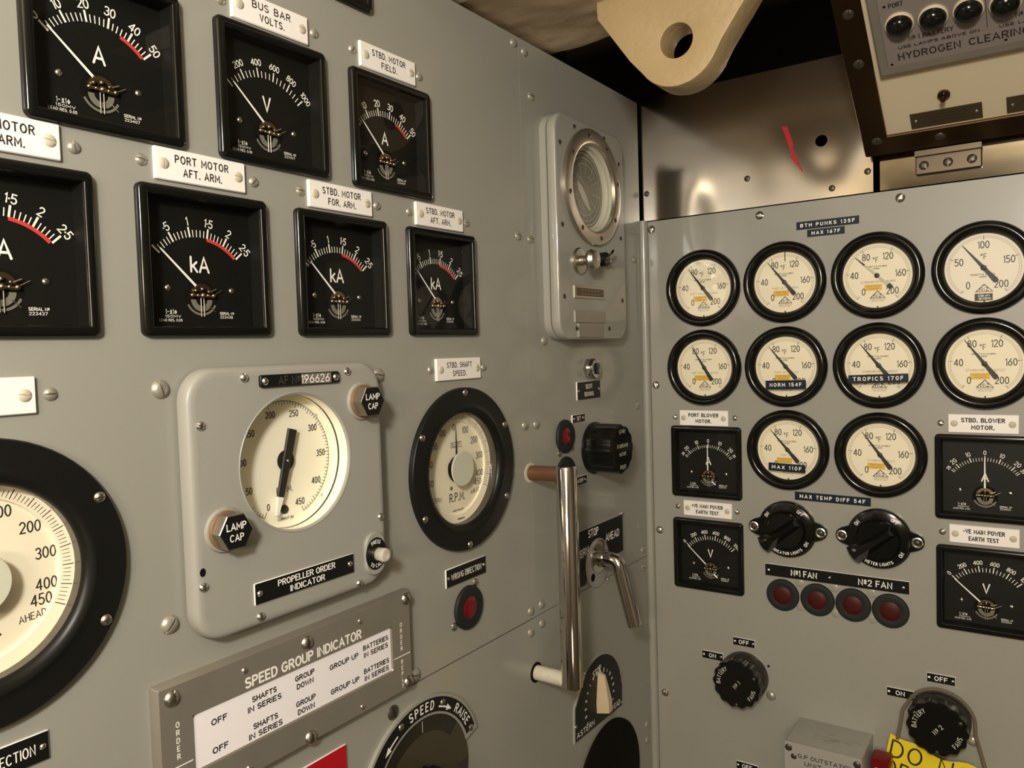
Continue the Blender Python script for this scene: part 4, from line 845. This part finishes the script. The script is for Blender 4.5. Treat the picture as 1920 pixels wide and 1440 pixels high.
# ------------------------------------------------------------------ overhead fan panel
TT = R(55); uu = Vector((-math.sin(TT), 0, math.cos(TT))); rr_ = Vector((0, -1, 0)); nn_ = rr_.cross(uu)
PO = Vector((-.045, -.3728, Z0 + .2651))
t = thing('overhead_fan_panel', 'cream overhead box tilted down, with four black lamps and a HYDROGEN CLEARING FANS plate', 'panel', PO, Matrix((rr_, uu, nn_)).transposed().to_euler())
b = MB(); b.box(0, 330, -1, 330, -46, -2, CBOX); b.rect(0, 330, 0, 330, -1.9, CBOX); part('box_face', b, t)
b = MB(); b.rsweep(181, 181, 3, [(0, -40), (0, 0), (1, 1.5), (30, 1.5), (31, .5), (31, -2)], BROWNM, cx=150, cy=149, cap=False, nc=3); q = part('frame', b, t, label='dark brown metal frame')
for x, y in ((-13, -6), (-15, 120), (60, -15), (-15, 190)): part('screw', S_DK, q, (x, y, 1.5), R(x), sc_=1.4)
b = MB(); b.rsweep(150, 80, 1, [(0, -2), (0, 9), (1, 10), (9.5, 10), (10, 9)], GUN, cx=157.5, cy=181.5, cap=True, nc=1)
b.rect(17.5, 295, 111.5, 243, 10.2, SIGNP); z = 10.4
for x, y in ((22, 116), (136, 117), (24, 194)): b.disc(x, y, 1.6, z, DARK, 10)
b.text('HYDROGEN CLEARING FANS', 30.3, 124.5, 8.4, 1.5, z, INK, width=166, align='l', gap=.3, space=.7); b.text('Nº 1 BATTERY', 43.5, 147, 5.4, 1.0, z, INK, width=44, align='l'); b.text('Nº 2 BATTERY', 146, 146, 5.4, 1.0, z, INK, width=45, align='l')
b.text('USE LAMPS ABOVE ON', 31.8, 137, 3.2, .85, z, INK, width=80, align='l'); b.text('USE LAMPS ABOVE', 131, 136, 3.2, .85, z, INK, width=70, align='l'); b.text('PORT', 35.5, 193.5, 5.2, .95, z, INK, width=14); b.text('STBD', 69, 193.5, 5.2, .95, z, INK, width=14); b.ribbon([(119.5, 138), (119.5, 240)], .6, z, INK, cap=False)
part('sign_plate', b, t, label='grey plate lettered HYDROGEN CLEARING FANS')
for x, y in ((36.3, 168.5), (69.8, 167.5), (103.4, 166.3), (137, 163.5), (170.5, 163.5)):
    b = MB(); b.lathe([(15, 0), (15, 3), (13.6, 4)], CBOX, 28, caps=(False, False)); b.lathe([(13.6, 2)] + [(13.4 * math.cos(R(a)), 4 + 11 * math.sin(R(a))) for a in (0, 20, 40, 60, 78)], BLACK, 28); part('lamp_lens', b, t, (x, y, 10))
b = MB(); b.lathe([(7, 0), (7, 3), (5, 4)], BROWNM, 16); b.tube([(0, 0, 3), (0, 3, 14)], 2.6, BROWNM, 10, rs=[2.2, 3.2]); part('toggle', b, t, (69.5, 48.5, -1.9))
for x0, x1 in ((29.5, 108), (133, 212)):
    b = MB(); b.rect(x0, x1, 2.5, 26.5, -.8, DKPLATE); b.box(x0, x1, 2.5, 26.5, -1.9, -.85, DKPLATE)
    for i in range(3): b.text('________', (x0 + x1) / 2, 20 - 5 * i, 2.2, .9, -.6, INK, width=46 - 4 * i)
    q = part('name_plate', b, t)
    for x in (x0 + 6, x1 - 6): part('rivet', S_BR, q, (x, 14.5, -.8), 0, sc_=.9)

# ------------------------------------------------------------------ overhead: lagging, lug, dark void
nx, ny = 40, 60; b = MB(); vs = []
X0, X1, Y0, Y1 = -462, -243, -760, 60
for j in range(ny + 1):
    for i in range(nx + 1):
        x = X0 + (X1 - X0) * i / nx; y = Y0 + (Y1 - Y0) * j / ny
        d = noise.noise(Vector((x * .012, y * .012, 1.3))) * 5 + noise.noise(Vector((x * .04, y * .04, 7))) * 2.0
        e = max(0, (x - X1 + 22) / 22); vs.append((x, y, 398 + d + 16 * e * e if j < ny - 1 else 398 + d))
n1 = nx + 1
fs = [(j * n1 + i, (j + 1) * n1 + i, (j + 1) * n1 + i + 1, j * n1 + i + 1) for j in range(ny) for i in range(nx)]
o = len(vs); vs += [(x, y, 520) for y in (Y0, Y1) for x in (X0, X1)]
b.add(vs, fs, LAG)
b.add([vs[j * n1 + nx] for j in range(ny + 1)] + [(X1, vs[j * n1 + nx][1], 520) for j in range(ny + 1)], [(j, j + 1, ny + 2 + j, ny + 1 + j) for j in range(ny)], LAG)
b.add([(X0, Y0, 520), (X1, Y0, 520), (X1, Y1, 520), (X0, Y1, 520)], [(0, 1, 2, 3)], LAG)
solid('ceiling', b, 'mottled cream painted lagging overhead above the left panel', 'ceiling', (0, 0, Z0), (0, 0, 0), kind='structure')
b = MB(); b.box(-598, -466, -420, 60, 393.5, 420, CEILP); b.box(-2900, -460, -2100, 60, 640, 700, CEILP)
solid('ceiling', b, 'pale painted overhead beside the lagging and over the passage', 'ceiling', (0, 0, Z0), (0, 0, 0), kind='structure')
# the lug: a plate facing along the right hand panel's normal
hc = (213.4, 331.5); out = [(117, 400), (116.5, 389), (117.6, 378), (124, 369), (157, 322)] + [(hc[0] + 49 * math.cos(R(a)), hc[1] + 49 * math.sin(R(a))) for a in range(215, 330, 8)] + [(264, 321), (288.5, 354), (322, 400)]
bm = bmesh.new(); E_ = []
def lp(pts):
    v_ = [bm.verts.new((x * .001, y * .001, 0)) for x, y in pts]
    for i in range(len(v_)): E_.append(bm.edges.new((v_[i], v_[(i + 1) % len(v_)])))
lp(out); lp([(hc[0] + 18.5 * math.cos(R(a)), hc[1] + 18.5 * math.sin(R(a))) for a in range(0, 360, 9)])
bmesh.ops.triangle_fill(bm, use_beauty=True, edges=E_)
ex = bmesh.ops.extrude_face_region(bm, geom=list(bm.faces)); bmesh.ops.translate(bm, verts=[g for g in ex['geom'] if isinstance(g, bmesh.types.BMVert)], vec=(0, 0, .040))
bmesh.ops.recalc_face_normals(bm, faces=bm.faces)
be = [e for e in bm.edges if len(e.link_faces) == 2 and e.calc_face_angle(0) > 1.2]
bmesh.ops.bevel(bm, geom=be, offset=.0022, segments=2, affect='EDGES', profile=.6)
me = bpy.data.meshes.new('lug'); bm.to_mesh(me); bm.free(); me.materials.append(CPAINT)
for p in me.polygons: p.use_smooth = True
me.set_sharp_from_angle(angle=R(35))
o = solid('lifting_lug', me, 'thick cream painted steel lug with a round hole hanging overhead', 'lug', wb(0, 0, 320), RB)
# black recess behind and above the panels
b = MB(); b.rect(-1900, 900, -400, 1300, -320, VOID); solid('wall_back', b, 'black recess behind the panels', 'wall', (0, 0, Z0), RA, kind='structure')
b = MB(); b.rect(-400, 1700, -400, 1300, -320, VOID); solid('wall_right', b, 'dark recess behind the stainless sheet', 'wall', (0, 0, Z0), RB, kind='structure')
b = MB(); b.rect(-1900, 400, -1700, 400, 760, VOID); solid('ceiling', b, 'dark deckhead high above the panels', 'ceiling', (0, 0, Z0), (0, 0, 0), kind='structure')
b = MB(); b.rect(-2900, 700, -2100, 60, -1500, DECK); solid('floor', b, 'brown deck of the passage', 'floor', (0, 0, Z0), (0, 0, 0), kind='structure')
b = MB(); b.add([(-2900, -2100, -1500), (-2900, 60, -1500), (-2900, 60, 680), (-2900, -2100, 680)], [(3, 2, 1, 0)], WALLP); solid('wall_left', b, 'cream painted end of the passage', 'wall', (0, 0, Z0), (0, 0, 0), kind='structure')
b = MB(); b.add([(-2900, -2100, -1500), (700, -2100, -1500), (700, -2100, 680), (-2900, -2100, 680)], [(3, 2, 1, 0)], WALLP); solid('wall_front', b, 'cream painted side of the passage', 'wall', (0, 0, Z0), (0, 0, 0), kind='structure')
b = MB(); b.rect(-2900, -468, 391.5, 640, -22, CEILP); solid('wall_back', b, 'cream bulkhead above the left panel', 'wall', (0, 0, Z0), RA, kind='structure')
